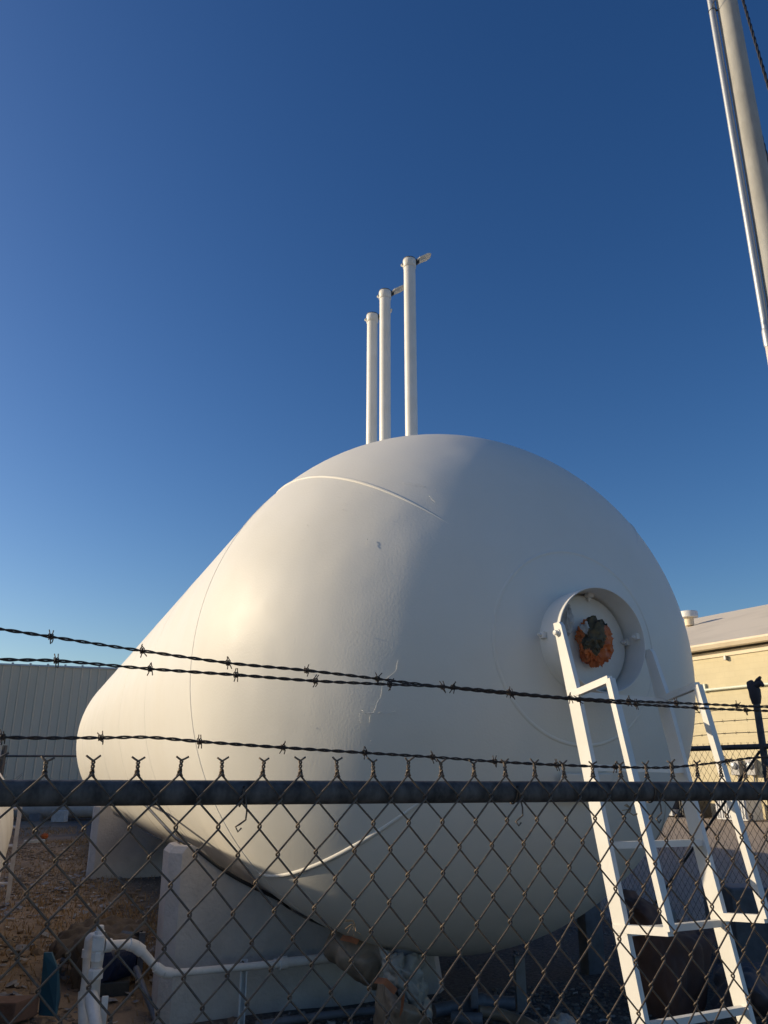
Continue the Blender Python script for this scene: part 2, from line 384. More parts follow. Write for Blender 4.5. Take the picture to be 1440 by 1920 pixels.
# crumpled bundle and rag in the manway
def crumple(name, c, axes, size, seed, mats, label, cat, split=None, amp=.22):
    bm = bmesh.new(); bmesh.ops.create_icosphere(bm, subdivisions=5, radius=1)
    X, Y, Zz = axes; vs = []
    for v in bm.verts:
        d = v.co.normalized(); q = d * 1.7 + Vector((seed, 0, 0))
        w_ = Vector((noise.noise(q * 1.3 + Vector((9, 0, 0))), noise.noise(q * 1.3 + Vector((0, 9, 0))), 0)) * .5
        r = 1 + amp * (.8 - 2 * abs(noise.noise(q + w_))) + amp * 1.1 * (.4 - abs(noise.noise((q + w_) * 2.4))) + amp * .38 * (.3 - abs(noise.noise((q + w_) * 5.5)))
        p = d * r; vs.append(c + X * p.x * size[0] + Y * p.y * size[1] + Zz * p.z * size[2])
    fs = [[v.index for v in f.verts] for f in bm.faces]; cs = [f.calc_center_median().copy() for f in bm.faces]; bm.free()
    if split is None:
        o = MB().add(vs, fs).build(name, mats[0], smooth=45, origin=c); return tag(o, label, cat)
    th = thing(name, c, label, cat)
    for k, (pn, mt) in enumerate(mats):
        sel = [f for f, cc in zip(fs, cs) if split(cc) == k]
        used = sorted({i for f in sel for i in f}); ix = {i: j for j, i in enumerate(used)}
        MB().add([vs[i] for i in used], [[ix[i] for i in f] for f in sel]).build(pn, mt, th, smooth=45)
    return th
bc = TC - A * (POLE + .075) + S * .0 + Z * (-.004)
def spl(c):
    nn = noise.noise(c * 2.2 + Vector((3, 1, 0))); v = c.x * .79 - c.y * .61
    if (v + .38) ** 2 + (c.z - .58) ** 2 < .07 + nn * .02 and c.x * .61 + c.y * .79 < .1: return 2
    return 1 if ((v - .06) / .74) ** 2 + ((c.z - .26) / .82) ** 2 < 1 + nn * .6 and c.x * .61 + c.y * .79 < .2 else 0
crumple('stuffed_bundle', bc, (S, A, Z), (.084, .062, .106), 3.1, [('orange_bag', M['orange']), ('olive_cloth', M['olive']), ('grey_rag', M['greyrag'])], 'crumpled orange and olive bundle stuffed into the round manway of the tank', 'bundle', spl, .34)
crumple('wadded_rag', TC - A * (POLE + .055) - S * .165 + Z * .115, (S, A, Z), (.038, .03, .075), 9.3, [M['greyrag']], 'small pale wadded rag at the left inside the round manway', 'rag', amp=.3)

# ------------------------------------------------------------------ the ladder bolted to the manway collar
lad = thing('access_ladder', W(-2.45, 0, 0), 'white steel ladder with outward handrails leaning to the manway of the tank', 'ladder')
UL, UR = .307, -.285
def tb(z, u): return (-1.985 if u > 0 else -2.0) - .205 * (2.245 - z) + (.068 if u < 0 else 0) - .01    # back edge of a stringer
FA = -A
for u, zt in ((UL, 2.27), (UR, 2.17)):
    m = MB(); sg = 1 if u > 0 else -1
    def pt(z, dt, du): return W(tb(z, u) - dt, u + du, z)
    zb = -.02; o = .024 * sg
    wd = .086
    # flat side tapered at its top
    m.prism([pt(zb, 0, 0), pt(zb, wd, 0), pt(1.93, wd, 0), pt(zt - .02, .062, 0), pt(zt, .05, 0), pt(zt, .0, 0)], -S * o)
    m.build('stringer', M['white'], lad, recalc=True)
    m = MB(); cc = pt(zt - .055, .024, o); m.lathe(cc, -S * sg, [(0, .022), (.006, .022), (.006, .014), (.022, .014), (.024, .010)], n=12); m.build('bolt', M['white'], lad, smooth=40)
def zrung(z, u): return W(tb(z, u) - .055, u, z)
for z, rr in ((1.895, .017), (1.55, .016), (1.215, .016), (.875, .016), (.54, .016), (.2, .016)):
    MB().bar(zrung(z, UL) , zrung(z - .012, UR), .029, .029, Z).build('rung', M['white'], lad)
for u in (UL, UR):
    m = MB(); sg = 1 if u > 0 else -1; q = u
    zt, zb = (1.935, .875)
    off = .0
    ft = tb(zt, u) - .315 + (.0 if u > 0 else 0); fb = tb(zb, u) - .325
    top = W(ft, q, zt + .01); bot = W(fb, q, zb + .045)
    st = W(tb(1.87, u) - .03, q + sg * .012, 1.895); sb = W(tb(.875, u) + .0, q + sg * .012, .882)
    d = .033
    m.bar(top, bot, d, d, S)
    m.bar(st, top + (top - st) * .0 , d * .98, d * .98, S); m.bar(sb, bot, d * .98, d * .98, S)
    m.build('handrail', M['white'], lad)

# ------------------------------------------------------------------ concrete saddles
def saddle(t, left, right, opening, label, mt):
    """slab across the tank with a cradle cut for it; opening: gap in the lower part"""
    zt = 1.045; rc = R + .012
    arc = lambda u: TC[2] - math.sqrt(rc * rc - u * u)
    ue = math.sqrt(rc * rc - (TC[2] - zt) ** 2)
    th = .42; ch = .085
    def ring(inset, lf, rt):
        pts = [(lf, -.06), (lf, zt - .05), (lf - .035, zt - .008), (lf - .07, zt)]
        pts += [(lf - .15, 1.005), (1.47, .886), (1.2, .735)]
        pts += [(u, arc(u) - .006) for u in np.linspace(1.08, max(-ue, rt + .08), 40)]
        pts += [(rt + .07, zt), (rt, zt - .04)] if rt < -1.5 else []
        if opening:
            pts += [(rt, -.06), (opening[0], -.06), (opening[0], min(.7, arc(opening[0]) - .05)), (opening[1], min(.7, arc(opening[1]) - .05)), (opening[1], -.06)]
        else: pts += [(rt, -.06)]
        return pts
    prof = [(t, ch * .9), (t + ch, 0), (t + th - ch, 0), (t + th, ch)]
    rings = [ring(0, left - dl, right + dl) for _, dl in prof]
    m = MB(); n = len(rings[0]); vs = []
    for (tt, _), rg in zip(prof, rings): vs += [W(tt, u, z) for u, z in rg]
    fs = [(i * n + j, i * n + (j + 1) % n, (i + 1) * n + (j + 1) % n, (i + 1) * n + j) for i in range(3) for j in range(n)]
    fs += [tuple(range(n)), tuple(3 * n + j for j in range(n - 1, -1, -1))]
    m.add(vs, fs)
    return tag(m.build('concrete_saddle', mt, origin=W(t, 0, 0), smooth=30, recalc=True), label, 'tank saddle', 'whitewashed saddles under the tank')
saddle(.5, 1.80, -.32, None, 'nearer whitewashed concrete saddle with pipes running in front of it', M['concrete_w'])
saddle(8.15, 1.75, -1.75, None, 'farther whitewashed concrete saddle standing in brown dirt', M['concrete_w'])

# ------------------------------------------------------------------ near fence
D = unit(np.array([.905, .425, 0.0]))
P0 = np.array([-.630, 1.350, 0.0])
D = unit(np.array([.9232, .3838, 0]))
N = np.array([D[1], -D[0], 0.0])          # towards the photographer
def FP(s, z, off=0.0): return P0 + D * s + N * off + Z * z
# corner with the back fence
UB = -3.15
q = P0 - TC; k = (UB - (q @ -S)) / (D @ -S); SC = k
fence = thing('chain_link_fence', FP(.9, 0), 'near chain link fence with steel top rail and three barbed wire strands', 'fence')
RZ = lambda s: 1.5035 - .0075 * s
MB().tube([FP(s, RZ(s)) for s in np.linspace(-1.4, SC - .05, 40)], .0211, 20).build('top_rail', M['galv'], fence, smooth=60)
# fabric: interlocked flattened spirals
pw = .03645; ph = .0455; OFF = .0275
mb = MB(); s_first = .0640 - pw * 40
ncols = int((SC - .1 - s_first) / pw); ztop = 1.4465 + 2 * ph
nd = {}
def node(j, m):
    s = s_first + j * pw; z = ztop - m * ph
    a = noise.noise(Vector((j * .23, m * .19, 0))) * .0035 + noise.noise(Vector((j * .9, m * .8, 5))) * .0016
    b = noise.noise(Vector((j * .21, m * .17, 9))) * .004 + noise.noise(Vector((j * .8, m * .9, 15))) * .0014
    o = noise.noise(Vector((j * .05, m * .08, 3))) * .010 * min(1, m / 6)
    return np.array([s + a - .0006 * m, z + b - max(0, s) * .004, OFF + .004 + o])
rw = .0019; dl = .0040; nrows = 33
for j in range(ncols):
    pts = []
    par = (j) % 2                                # even columns carry rows m even
    for m in range(0, nrows):
        c = j if (m % 2 == par) else j + 1       # alternate left / right turn
        p = node(c, m)
        sgn = -1 if c == j else 1
        # hook round the neighbour
        e = .0030
        prev_front = (sgn == -1)                # strands running down to the left lie in front
        for a in (-75, -35, 0, 35, 75):
            r_ = math.radians(a)
            dd = (1 if prev_front else -1) * -math.sin(r_) * dl
            pts.append((p[0] + sgn * (e * math.cos(r_) - .0004), p[1] - math.sin(r_) * .0035, p[2] + dd))
    if par == 1: pass
    mb.tube([FP(a, b, c) for a, b, c in pts], rw, 5, caps=False)
# twisted selvage along the top
for j in range(0, ncols, 1):
    if j % 2: continue
    p = node(j, 0); tilt = rnd.uniform(-.08, .08) ; ph0 = rnd.uniform(0, 6)
    hgt = rnd.uniform(.020, .0245)
    for sgn in (-1, 1):
        pts = [(p[0] + sgn * .0045, p[1] - .008, p[2] + sgn * .002)]
        for q_ in np.linspace(0, 1, 15):
            an = q_ * TAU * 1.6 + (0 if sgn > 0 else math.pi) + ph0 * .1
            rr_ = .0032 if q_ < .15 else .0023
            pts.append((p[0] + math.cos(an) * rr_ + tilt * q_ * hgt, p[1] - .004 + q_ * hgt, p[2] + math.sin(an) * .0023))
        bx = p[0] + tilt * hgt; bz = p[1] - .004 + hgt
        ex = sgn * rnd.uniform(.008, .0125); ez = rnd.uniform(.006, .010)
        pts += [(bx + ex * .4, bz + ez * .45, p[2]), (bx + ex, bz + ez, p[2] + rnd.uniform(-.003, .003))]
        mb.tube([FP(a, b, c) for a, b, c in pts], .0018, 5)
mb.build('wire_mesh', M['wire'], fence, smooth=180)
# tie wires hooked from the rail to the fabric
for s in (.398, .972, 1.33, -.3, 1.9):
    zc = RZ(s); m = MB()
    lp = [FP(s + .002 * math.sin(a * 2), zc + math.sin(a) * .0236, math.cos(a) * .0236) for a in np.linspace(math.radians(-200), math.radians(60), 18)]
    e0 = FP(s - .006, zc - .062, .024)
    pts = [FP(s - .002, zc - .058, .034), FP(s - .008, zc - .064, .034), FP(s - .012, zc - .056, .030), FP(s - .004, zc - .052, .028), FP(s + .006, zc - .045, .0285)] + [FP(s + .008, zc - .03, .026)] + lp[::-1][2:]
    m.tube(pts, .0017, 6); m.build('tie_wire', M['wire'], fence, smooth=180)
for s, zz in ((1.245, 1.452), (.612, 1.275)):
    m = MB()
    for k in range(7):
        a0 = rnd.uniform(0, TAU); c = FP(s, zz, OFF + .006)
        m.tube([c, c + D * math.cos(a0) * .009 + Z * math.sin(a0) * .009 + N * .003, c + D * math.cos(a0 + .6) * .02 + Z * math.sin(a0 + .5) * .018], .0009, 4)
    m.build('straw_tuft', M['drygrass'], fence)
# line post and corner post with 45 degree barbed wire arms
def fpost(s, r, h):
    m = MB(); m.lathe(FP(s, -.05, -.05 if s < SC - .2 else 0), Z, [(0, r), (h + .05, r), (h + .07, r * .6)], n=20)
    m.bar(FP(s, h + .02, -.05), FP(s, h + .34, -.14), .03, .02, D)
    m.build('fence_post', M['galv'], fence, smooth=50)
fpost(-1.0, .03, 1.5); fpost(SC, .036, 1.62)
# barbed wire
def interp(ks, xs):
    a = np.array(ks); t = np.array(xs); out = np.zeros_like(t)
    i = np.clip(np.searchsorted(a[:, 0], t) - 1, 0, len(a) - 2)
    def val(i): return a[np.clip(i, 0, len(a) - 1), 1]
    x0 = a[i, 0]; x1 = a[i + 1, 0]; f = np.clip((t - x0) / (x1 - x0), -3, 3)
    m0 = (val(i + 1) - val(i - 1)) / (a[np.clip(i + 1, 0, len(a) - 1), 0] - a[np.clip(i - 1, 0, len(a) - 1), 0]); m1 = (val(i + 2) - val(i)) / (a[np.clip(i + 2, 0, len(a) - 1), 0] - a[i, 0])
    h = x1 - x0; f = np.clip(f, 0, 1)
    return (2 * f**3 - 3 * f**2 + 1) * val(i) + (f**3 - 2 * f**2 + f) * h * m0 + (-2 * f**3 + 3 * f**2) * val(i + 1) + (f**3 - f**2) * h * m1
wires = [([(-1.0, 1.865), (-.038, 1.771), (.045, 1.763), (.202, 1.747), (.361, 1.733), (.517, 1.726), (.817, 1.706), (.997, 1.696), (1.324, 1.685), (1.715, 1.681), (SC, 1.70)], .0, [.045, .202, .361, .517, .668, .817, .985, 1.16, 1.32, 1.5, 1.66], 'topmost barbed wire strand'),
         ([(-1.0, 1.752), (-.031, 1.718), (.059, 1.72), (.218, 1.714), (.375, 1.71), (.532, 1.705), (.83, 1.704), (1.128, 1.693), (1.717, 1.69), (SC, 1.69)], .012, [.059, .218, .375, .532, .69, .835, .97, 1.128, 1.29, 1.43, 1.62], 'middle barbed wire strand'),
         ([(-1.0, 1.62), (-.009, 1.592), (.147, 1.593), (.225, 1.5945), (.317, 1.588), (.474, 1.579), (.639, 1.571), (.787, 1.564), (.931, 1.556), (1.084, 1.55), (1.366, 1.544), (1.46, 1.549), (1.54, 1.556), (1.692, 1.569), (SC, 1.58)], .006, [-.009, .147, .317, .474, .639, .787, .931, 1.084, 1.24, 1.40, 1.57], 'lowest barbed wire strand just over the mesh')]
barb_meshes = []
for ks, off, bs, lab in wires:
    ss = np.arange(-1.0, SC, .004); zz = interp(ks, ss)
    if off == .0: zz = zz
    m = MB(); pitch = .057; rr_ = .0017
    wob = np.array([noise.noise(Vector((s * 3, off * 100, 2))) * .0012 for s in ss])
    for ph0 in (0, math.pi):
        an = ss / pitch * TAU + ph0
        m.tube([FP(s, z + math.sin(a) * rr_ + w_, off + math.cos(a) * rr_) for s, z, a, w_ in zip(ss, zz, an, wob)], .00165, 6)
    wire = m.build('barbed_wire', M['barb'], fence, smooth=180)
    for s in bs:
        z = float(interp(ks, [s])[0]); b = MB(); mir = rnd.choice((-1, 1))
        w_ = noise.noise(Vector((s * 3, off * 100, 2))) * .0012; z += w_
        for k, (ds, aa) in enumerate(((-.002 * mir, rnd.uniform(70, 110)), (.0025 * mir, rnd.uniform(35, 140)))):
            a1 = math.radians(aa); pts = []
            lean = rnd.uniform(-.006, .006)
            pts.append((s + ds + lean, math.sin(a1) * .0125, math.cos(a1) * .0125)); pts.append((s + ds, math.sin(a1) * .006, math.cos(a1) * .006))
            for q_ in np.linspace(0, 1, 12):
                t_ = a1 + q_ * TAU * 1.5 - .4; pts.append((s + ds + (q_ - .5) * .004, math.sin(t_) * .0048, math.cos(t_) * .0048))
            t_ = a1 + TAU * 1.5 + .15; pts.append((s + ds + .001 - lean, math.sin(t_) * .0125, math.cos(t_) * .0125))
            b.tube([FP(x, z + y_, off + c) for x, y_, c in pts], .00105, 5)
        b.build('barb', M['barb'], wire, smooth=180)

# ------------------------------------------------------------------ back fence along the right of the tank
bf = thing('chain_link_fence', W(0, UB, 0), 'dark chain link fence at the right with a tall post and thin barbed wires', 'fence')
BT0, BT1 = -3.0, 11.0
def BP(t, z, o=0.0): return W(t, UB + o, z)
RB = 1.735
MB().tube([BP(BT0, RB), BP(BT1, RB)], .024, 12).build('top_rail', M['darkpost'], bf, smooth=60)
m = MB(); p2 = .0375
nco = int((BT1 - BT0) / p2)
for j in range(nco):
    pts = []
    for r_ in range(0, 38):
        c = j if (r_ + j) % 2 == 0 else j + 1
        z = RB - .012 - r_ * .0475
        pts.append(BP(BT0 + c * p2 + noise.noise(Vector((c * .2, r_ * .2, 30))) * .006, z, .02 + (.002 if c == j else -.002)))
    m.tube(pts, .0019, 3, caps=False)
for j in range(0, nco, 2):
    c = BT0 + j * p2; m.tube([BP(c - .008, RB + .04, .02), BP(c, RB - .01, .02), BP(c + .009, RB + .042, .02)], .0019, 3)
m.build('wire_mesh', M['barb'], bf)
for t in (-.14, 2.9, 5.9, 8.9):
    m = MB(); m.lathe(BP(t, -.05), Z, [(0, .03), (2.28, .03), (2.3, .02)], n=16)
    for z in (RB - .02, 1.5, 1.2): m.lathe(BP(t, z), Z, [(0, .036), (.03, .036)], n=16)
    po = m.build('fence_post', M['darkpost'], bf, smooth=40)
    if t < 0:
        m = MB(); ctr = []
        P = [BP(t, z_) + A * dx for z_, dx in ((2.10, 0), (2.16, 0), (2.22, 0), (2.26, .02), (2.30, .04))]
        m.tube(P, [.036, .05, .052, .046, .03], 10); m.tube([BP(t, 2.26) - A * .02, BP(t, 2.31) - A * .06, BP(t, 2.33) - A * .085], [.03, .02, .012], 8)
        m.tube([BP(t, 2.26) - A * .03, BP(t, 2.28) - A * .08, BP(t, 2.25) - A * .10], [.03, .025, .015], 8)
        m.build('post_wrap', M['blackwrap'], po, smooth=60)
MB().tube([BP(-.10, RB - .04), BP(1.6, .12)], .012, 8).build('brace_rod', M['darkpost'], bf)
for i, z in enumerate((1.86, 1.97, 2.08)):
    m = MB(); ss = np.arange(BT0, BT1, .05)
    zz = [z + noise.noise(Vector((s * 1.3, i, 0))) * .010 - .02 * math.sin((s + .14) / 3.04 * math.pi) ** 2 for s in ss]
    m.tube([BP(s, q_) for s, q_ in zip(ss, zz)], .0032, 4)
    for s in np.arange(BT0 + .05, BT1, .14):
        q_ = float(np.interp(s, ss, zz)); a0 = rnd.uniform(0, 3)
        for k in range(2): d = -S * math.cos(a0 + k * 1.4) + Z * math.sin(a0 + k * 1.4); m.tube([BP(s, q_) - d * .016, BP(s, q_) + d * .016], .0016, 4)
    m.build('barbed_wire', M['barb'], bf)

# ------------------------------------------------------------------ utility pole, conduit, cables
PX = np.array([3.535, 5.96, 0.])
up = thing('utility_pole', PX, 'tall grey utility pole at the right edge with galvanised conduit strapped on it', 'utility pole')
lean = lambda z: PX + Z * z + np.array([.0095, .0, 0]) * (z - 6)
MB().tube([lean(z) for z in (-.1, 3, 6, 9, 12, 14)], [.118, .112, .105, .099, .094, .09], 28).build('shaft', M['pole'], up, smooth=60)
vd = unit(np.array([-PX[0], -PX[1], 0])); lf = np.array([vd[1], -vd[0], 0]); lf = lf if lf[0] < 0 else -lf
cdir = unit(lf * .93 + vd * .36)
CZ = lambda z: np.array([3.411 + .0085 * (z - 9), 5.985, z])
cd = MB().tube([CZ(z) for z in (5.2, 8, 10, 12.5)], .0325, 18).build('conduit', M['conduit'], up, smooth=60)
MB().tube([CZ(z) for z in (5.06, 5.08, 5.22, 5.24)], [.034, .039, .039, .034], 18).build('coupling', M['conduit'], cd, smooth=40)
MB().tube([CZ(z) for z in (.1, 3, 5.08)], .030, 16).build('lower_pipe', mat('painted_riser', (.60, .52, .47), .6), cd, smooth=60)
for z in (2.6, 4.6, 9.02, 11.6):
    m = MB(); c = CZ(z); ring = [c + (cdir * math.cos(a) + np.cross(Z, cdir) * math.sin(a)) * .035 for a in np.linspace(0, TAU, 16, endpoint=False)]
    m.tube(ring, .004, 5, closed=True); m.bar(c - cdir * .03, c - cdir * .085, .02, .006, Z)
    tw = c + np.cross(Z, cdir) * .0 + vd * .036; m.tube([tw, tw + vd * .03 + Z * .02 - lf * .02, tw + vd * .04 - lf * .05 + Z * .05], .004, 5)
    m.build('strap', M['darkmetal'], up)
def px3(x, y, d):
    """a site point from a bearing (thousandths right and down of the view's middle) and a distance"""
    return np.array([0, 0, EYE]) + np.array([x / 1451, math.cos(PITCH) + y / 1451 * math.sin(PITCH), math.sin(PITCH) - y / 1451 * math.cos(PITCH)]) * d
def twisted(name, P, r, label):
    P = np.array(P); L_ = np.linspace(0, 1, 160); cum = np.r_[0, np.cumsum(np.linalg.norm(np.diff(P, axis=0), axis=1))]; tot = cum[-1]
    C_ = np.stack([np.interp(L_ * tot, cum, P[:, i]) for i in range(3)], 1); d = unit(P[-1] - P[0]); X = unit(np.cross(d, Z)); Y = np.cross(d, X); m = MB()
    for k in range(3):
        an = L_ * tot / .55 * TAU + k * TAU / 3
        m.tube(C_ + (np.cos(an)[:, None] * X + np.sin(an)[:, None] * Y) * r * .9, r * .75, 6)
    return tag(m.build(name, M['blackcable'], smooth=180, origin=P[0]), label, 'cable', 'overhead cables by the pole')
a = px3(673, -960, 10.5); b = px3(720, -800, 9.2); d_ = (b - a)
twisted('overhead_cable', [a - d_ * 2.5, a - d_, a, a + d_ * .5 - Z * .006, b, b + d_ * 1.2, b + d_ * 3], .013, 'upper black twisted cable crossing the corner right of the pole')
a = px3(690, -770, 10.5); b = px3(722, -650, 9.6); d_ = (b - a)
twisted('overhead_cable', [a - d_ * 6, a - d_, a, a + d_ * .5, b, b + d_ * 1.5, b + d_ * 4], .013, 'lower black twisted cable emerging from behind the grey pole')

# ------------------------------------------------------------------ cream block building on the right
WD = np.array([math.sin(math.radians(-29.9)), math.cos(math.radians(-29.9)), 0]); WN = np.array([WD[1], -WD[0], 0.])   # WN points away from us
W0 = np.array([11.63, 29.26, 0.])
if WN[0] < 0: WN = -WN
def BW(s, z, off=0.0): return W0 + WD * s + WN * off + Z * z
bl = thing('block_building', BW(-2, 0, 6), 'cream painted block building with pale low roof behind the tank', 'building')
m = MB(); s0, s1 = -16., 26.
m.add([BW(s0, -.1), BW(s1, -.1), BW(s1, 5.62), BW(s0, 5.62), BW(s0, -.1, 24), BW(s1, -.1, 24), BW(s1, 5.62, 24), BW(s0, 5.62, 24)], [(0, 1, 2, 3), (1, 5, 6, 2), (5, 4, 7, 6), (4, 0, 3, 7)])
wl = m.build('wall', M['cream'], bl)
uv = wl.data.uv_layers.new(name='UVMap')
for poly in wl.data.polygons:
    for li in poly.loop_indices:
        v = arr(wl.data.vertices[wl.data.loops[li].vertex_index].co) - W0; side = abs(poly.normal.dot(Vector([float(x) for x in WN]))) > .5
        uv.data[li].uv = ((v @ WD) if side else (v @ WN), v[2])
MB().box(BW((s0 + s1) / 2, 5.525, -.025), s1 - s0, .05, .20, (WD, WN, Z)).build('bond_beam', M['creamtrim'], bl)
rg = 12.; rz = 9.61
m = MB(); e0 = -.30
m.prism([BW(s0 - .3, 5.86, e0), BW(s0 - .3, rz, rg), BW(s0 - .3, 5.86, 24 - e0), BW(s0 - .3, 5.70, 24 - e0), BW(s0 - .3, rz - .16, rg), BW(s0 - .3, 5.70, e0)], WD * (s1 - s0 + .6))
rf = m.build('roof', M['roof'], bl, recalc=True)
g = MB(); gp = [(e0 - .02, 5.90), (e0 - .14, 5.90), (e0 - .16, 5.83), (e0 - .10, 5.70), (e0 - .02, 5.66)]
g.prism([BW(s0 - .3, z, o) for o, z in gp], WD * (s1 - s0 + .6)); g.build('gutter', M['creamtrim'], bl, recalc=True)
# drum-shaped vent on the ridge
vc = BW(.6 + 0, rz - .2, rg) 
vent = thing('roof_vent', vc, 'round metal roof vent on the ridge of the cream building', 'roof vent')
vb = px3(572, 202, 39.0); 
m = MB(); m.lathe(vb, Z, [(-.3, .22), (.22, .22)], n=24); m.build('neck', M['creamtrim'], vent, smooth=50)
m = MB(); m.lathe(vb, Z, [(.10, .40), (.11, .45), (.38, .45), (.41, .43), (.41, .01)], n=32); m.build('hood', M['trim'], vent, smooth=50)
vent.location = Vector([float(x) for x in vb]); 
for ch in vent.children: ch.matrix_parent_inverse = wm(vent).inverted()
m = MB(); m.tube([BW(-14, 4.30, -.09), BW(-.1, 4.30, -.09), BW(18, 4.30, -.09)], .05, 12); pc = m.build('wall_pipe', M['creampipe'], bl, smooth=60)
for s in (-.35, -3.4, -7, 3.4, 7): MB().box(BW(s, 4.38, -.05), .07, .1, .30, (WD, WN, Z)).build('pipe_bracket', M['creampipe'], pc)
MB().box(BW(-1.4, 5.35, -.07), .09, .14, .16, (WD, WN, Z), bev=.01).build('wall_light', M['meter'], bl)
for s, z in ((-1.25, 1.62), (-1.85, 1.62)):
    m = MB(); m.box(BW(s, z, -.1), .34, .2, .52, (WD, WN, Z), bev=.02); mt = m.build('meter_box', M['meter'], bl)
    m = MB(); m.lathe(BW(s, z + .05, -.2), -WN, [(0, .12), (.07, .11), (.1, .06)], n=20); m.build('meter_dial', M['conduit'], mt, smooth=40)
    MB().tube([BW(s, .1, -.06), BW(s, z - .26, -.06)], .03, 8).build('riser_pipe', M['meter'], mt)

# things along the foot of that wall
def louvred(c, w_, h_, dpt, label, mt, name, cat):
    c = arr(c); th = thing(name, c, label, cat)
    m = MB(); m.box(c + Z * h_ / 2, w_, dpt, h_, (WD, WN, Z), bev=.02); m.build('housing', mt, th)
    m = MB(); n = int(w_ / .09)
    for k in range(n): m.box(c + WD * (-w_ / 2 + .06 + k * (w_ - .12) / (n - 1)) - WN * (dpt / 2 + .02) + Z * h_ / 2, .045, .045, h_ * .84, (WD, WN, Z))
    m.build('grille', mt, th); return th
louvred(BW(-1.95, 0, -1.2), 1.15, .78, .8, 'white ribbed air conditioner at the foot of the cream wall', M['trim'], 'air_conditioner', 'air conditioner')
louvred(BW(-.15, 0, -1.1), .75, .80, .7, 'dark ribbed cabinet beside the white air conditioner', M['darkmetal'], 'equipment_cabinet', 'cabinet')
th = thing('utility_cart', BW(.95, 0, -1.2), 'low dark box on a white base at the foot of the cream wall', 'box')
MB().box(BW(.95, .50, -1.2), 1.05, .8, .52, (WD, WN, Z), bev=.03).build('body', M['post_grey'], th)
MB().box(BW(.95, .12, -1.25), 1.3, 1.0, .2, (WD, WN, Z), bev=.03).build('base', M['trim'], th)

# ------------------------------------------------------------------ grey metal building on the left, far
mbld = thing('metal_building', (-16, 31, 0), 'long grey ribbed sheet metal building behind the tank at the left', 'building')
MX = unit(np.array([.945, .33, 0])); MY = np.array([-MX[1], MX[0], 0.]); M0 = np.array([-14.39, 29.0, 0.])
def MP(a, b, z): return M0 + MX * a + MY * b + Z * z
x0, x1, hb = -18., 15.0, 5.24
m = MB(); prof_ = []
x = x0
while x < x1:
    for dx, dy in ((0, 0), (.235, 0), (.262, -.03), (.282, -.03), (.305, 0)): prof_.append((x + dx, dy))
    x += .305
vs = [MP(a_, b_, -.1) for a_, b_ in prof_] + [MP(a_, b_, hb) for a_, b_ in prof_]; n_ = len(prof_)
m.add(vs, [(i, i + 1, n_ + i + 1, n_ + i) for i in range(n_ - 1)])
m.add([MP(x0, .03, -.1), MP(x1, .03, -.1), MP(x1, 14, -.1), MP(x0, 14, -.1), MP(x0, .03, hb), MP(x1, .03, hb), MP(x1, 14, hb - .3), MP(x0, 14, hb - .3)], [(1, 2, 6, 5), (2, 3, 7, 6), (3, 0, 4, 7), (4, 5, 6, 7)])
m.build('wall', M['metalwall'], mbld)
m = MB(); m.prism([MP(x0, -.05, hb - .01), MP(x0, -.05, hb + .05), MP(x0, .12, hb + .07), MP(x0, .12, hb - .01)], MX * (x1 - x0))
m.build('roof_trim', M['trim'], mbld, recalc=True)
x = x0 + .272
while x < x1:
    MB().box(MP(x, -.02, hb + .07), .07, .14, .05, (MX, MY, Z)).build('rib_cap', M['trim'], mbld); x += .61

# fence in front of it
lfn = thing('yard_fence', (-9.5, 20, 0), 'thin pipe fence with posts in front of the grey metal building', 'fence')
for x in (-9.72, -9.38, -6.4, -3.4):
    MB().lathe((x, 20, -.05), Z, [(0, .06 if x == -9.38 else .03), (2.16, .06 if x == -9.38 else .03)], n=10).build('fence_post', M['darkpost'], lfn)
MB().tube([(-9.4, 20, 1.86), (-1, 20, 1.86)], .025, 8).build('top_rail', M['darkpost'], lfn)
m = MB()
for k in range(5):
    for sg in (0, 1): m.tube([(-9.5, 20, 1.95 + .06 * k), (-10.8, 20.0, 2.25 + .02 * k - .3 * sg)], .006, 4)
m.build('barbed_wire', M['barb'], lfn)

# ------------------------------------------------------------------ neighbouring tank, partly outside the frame on the left
r2, z2, u2 = .86, .96, 3.70; tE = 4.3
nb = thing('storage_tank', W(1, u2, 0), 'smaller weathered white tank cut off by the left edge of the frame', 'storage tank')
p = [(.35 - r2 * .9 * math.sin(e), r2 * math.cos(e)) for e in np.linspace(0, math.pi / 2, 14)[::-1]] + [(tE + r2 * .9 * math.sin(e), r2 * math.cos(e)) for e in np.linspace(0, math.pi / 2, 20)]
MB().lathe(W(0, u2, z2), A, p, n=64, caps=(False, False)).build('shell', M['fabricwhite'], nb, smooth=180)
for t in (.9, 3.9):
    MB().box(W(t, u2, .2), .9, .3, .5, (S, A, Z), bev=.02).build('saddle', M['greyblock'], nb)
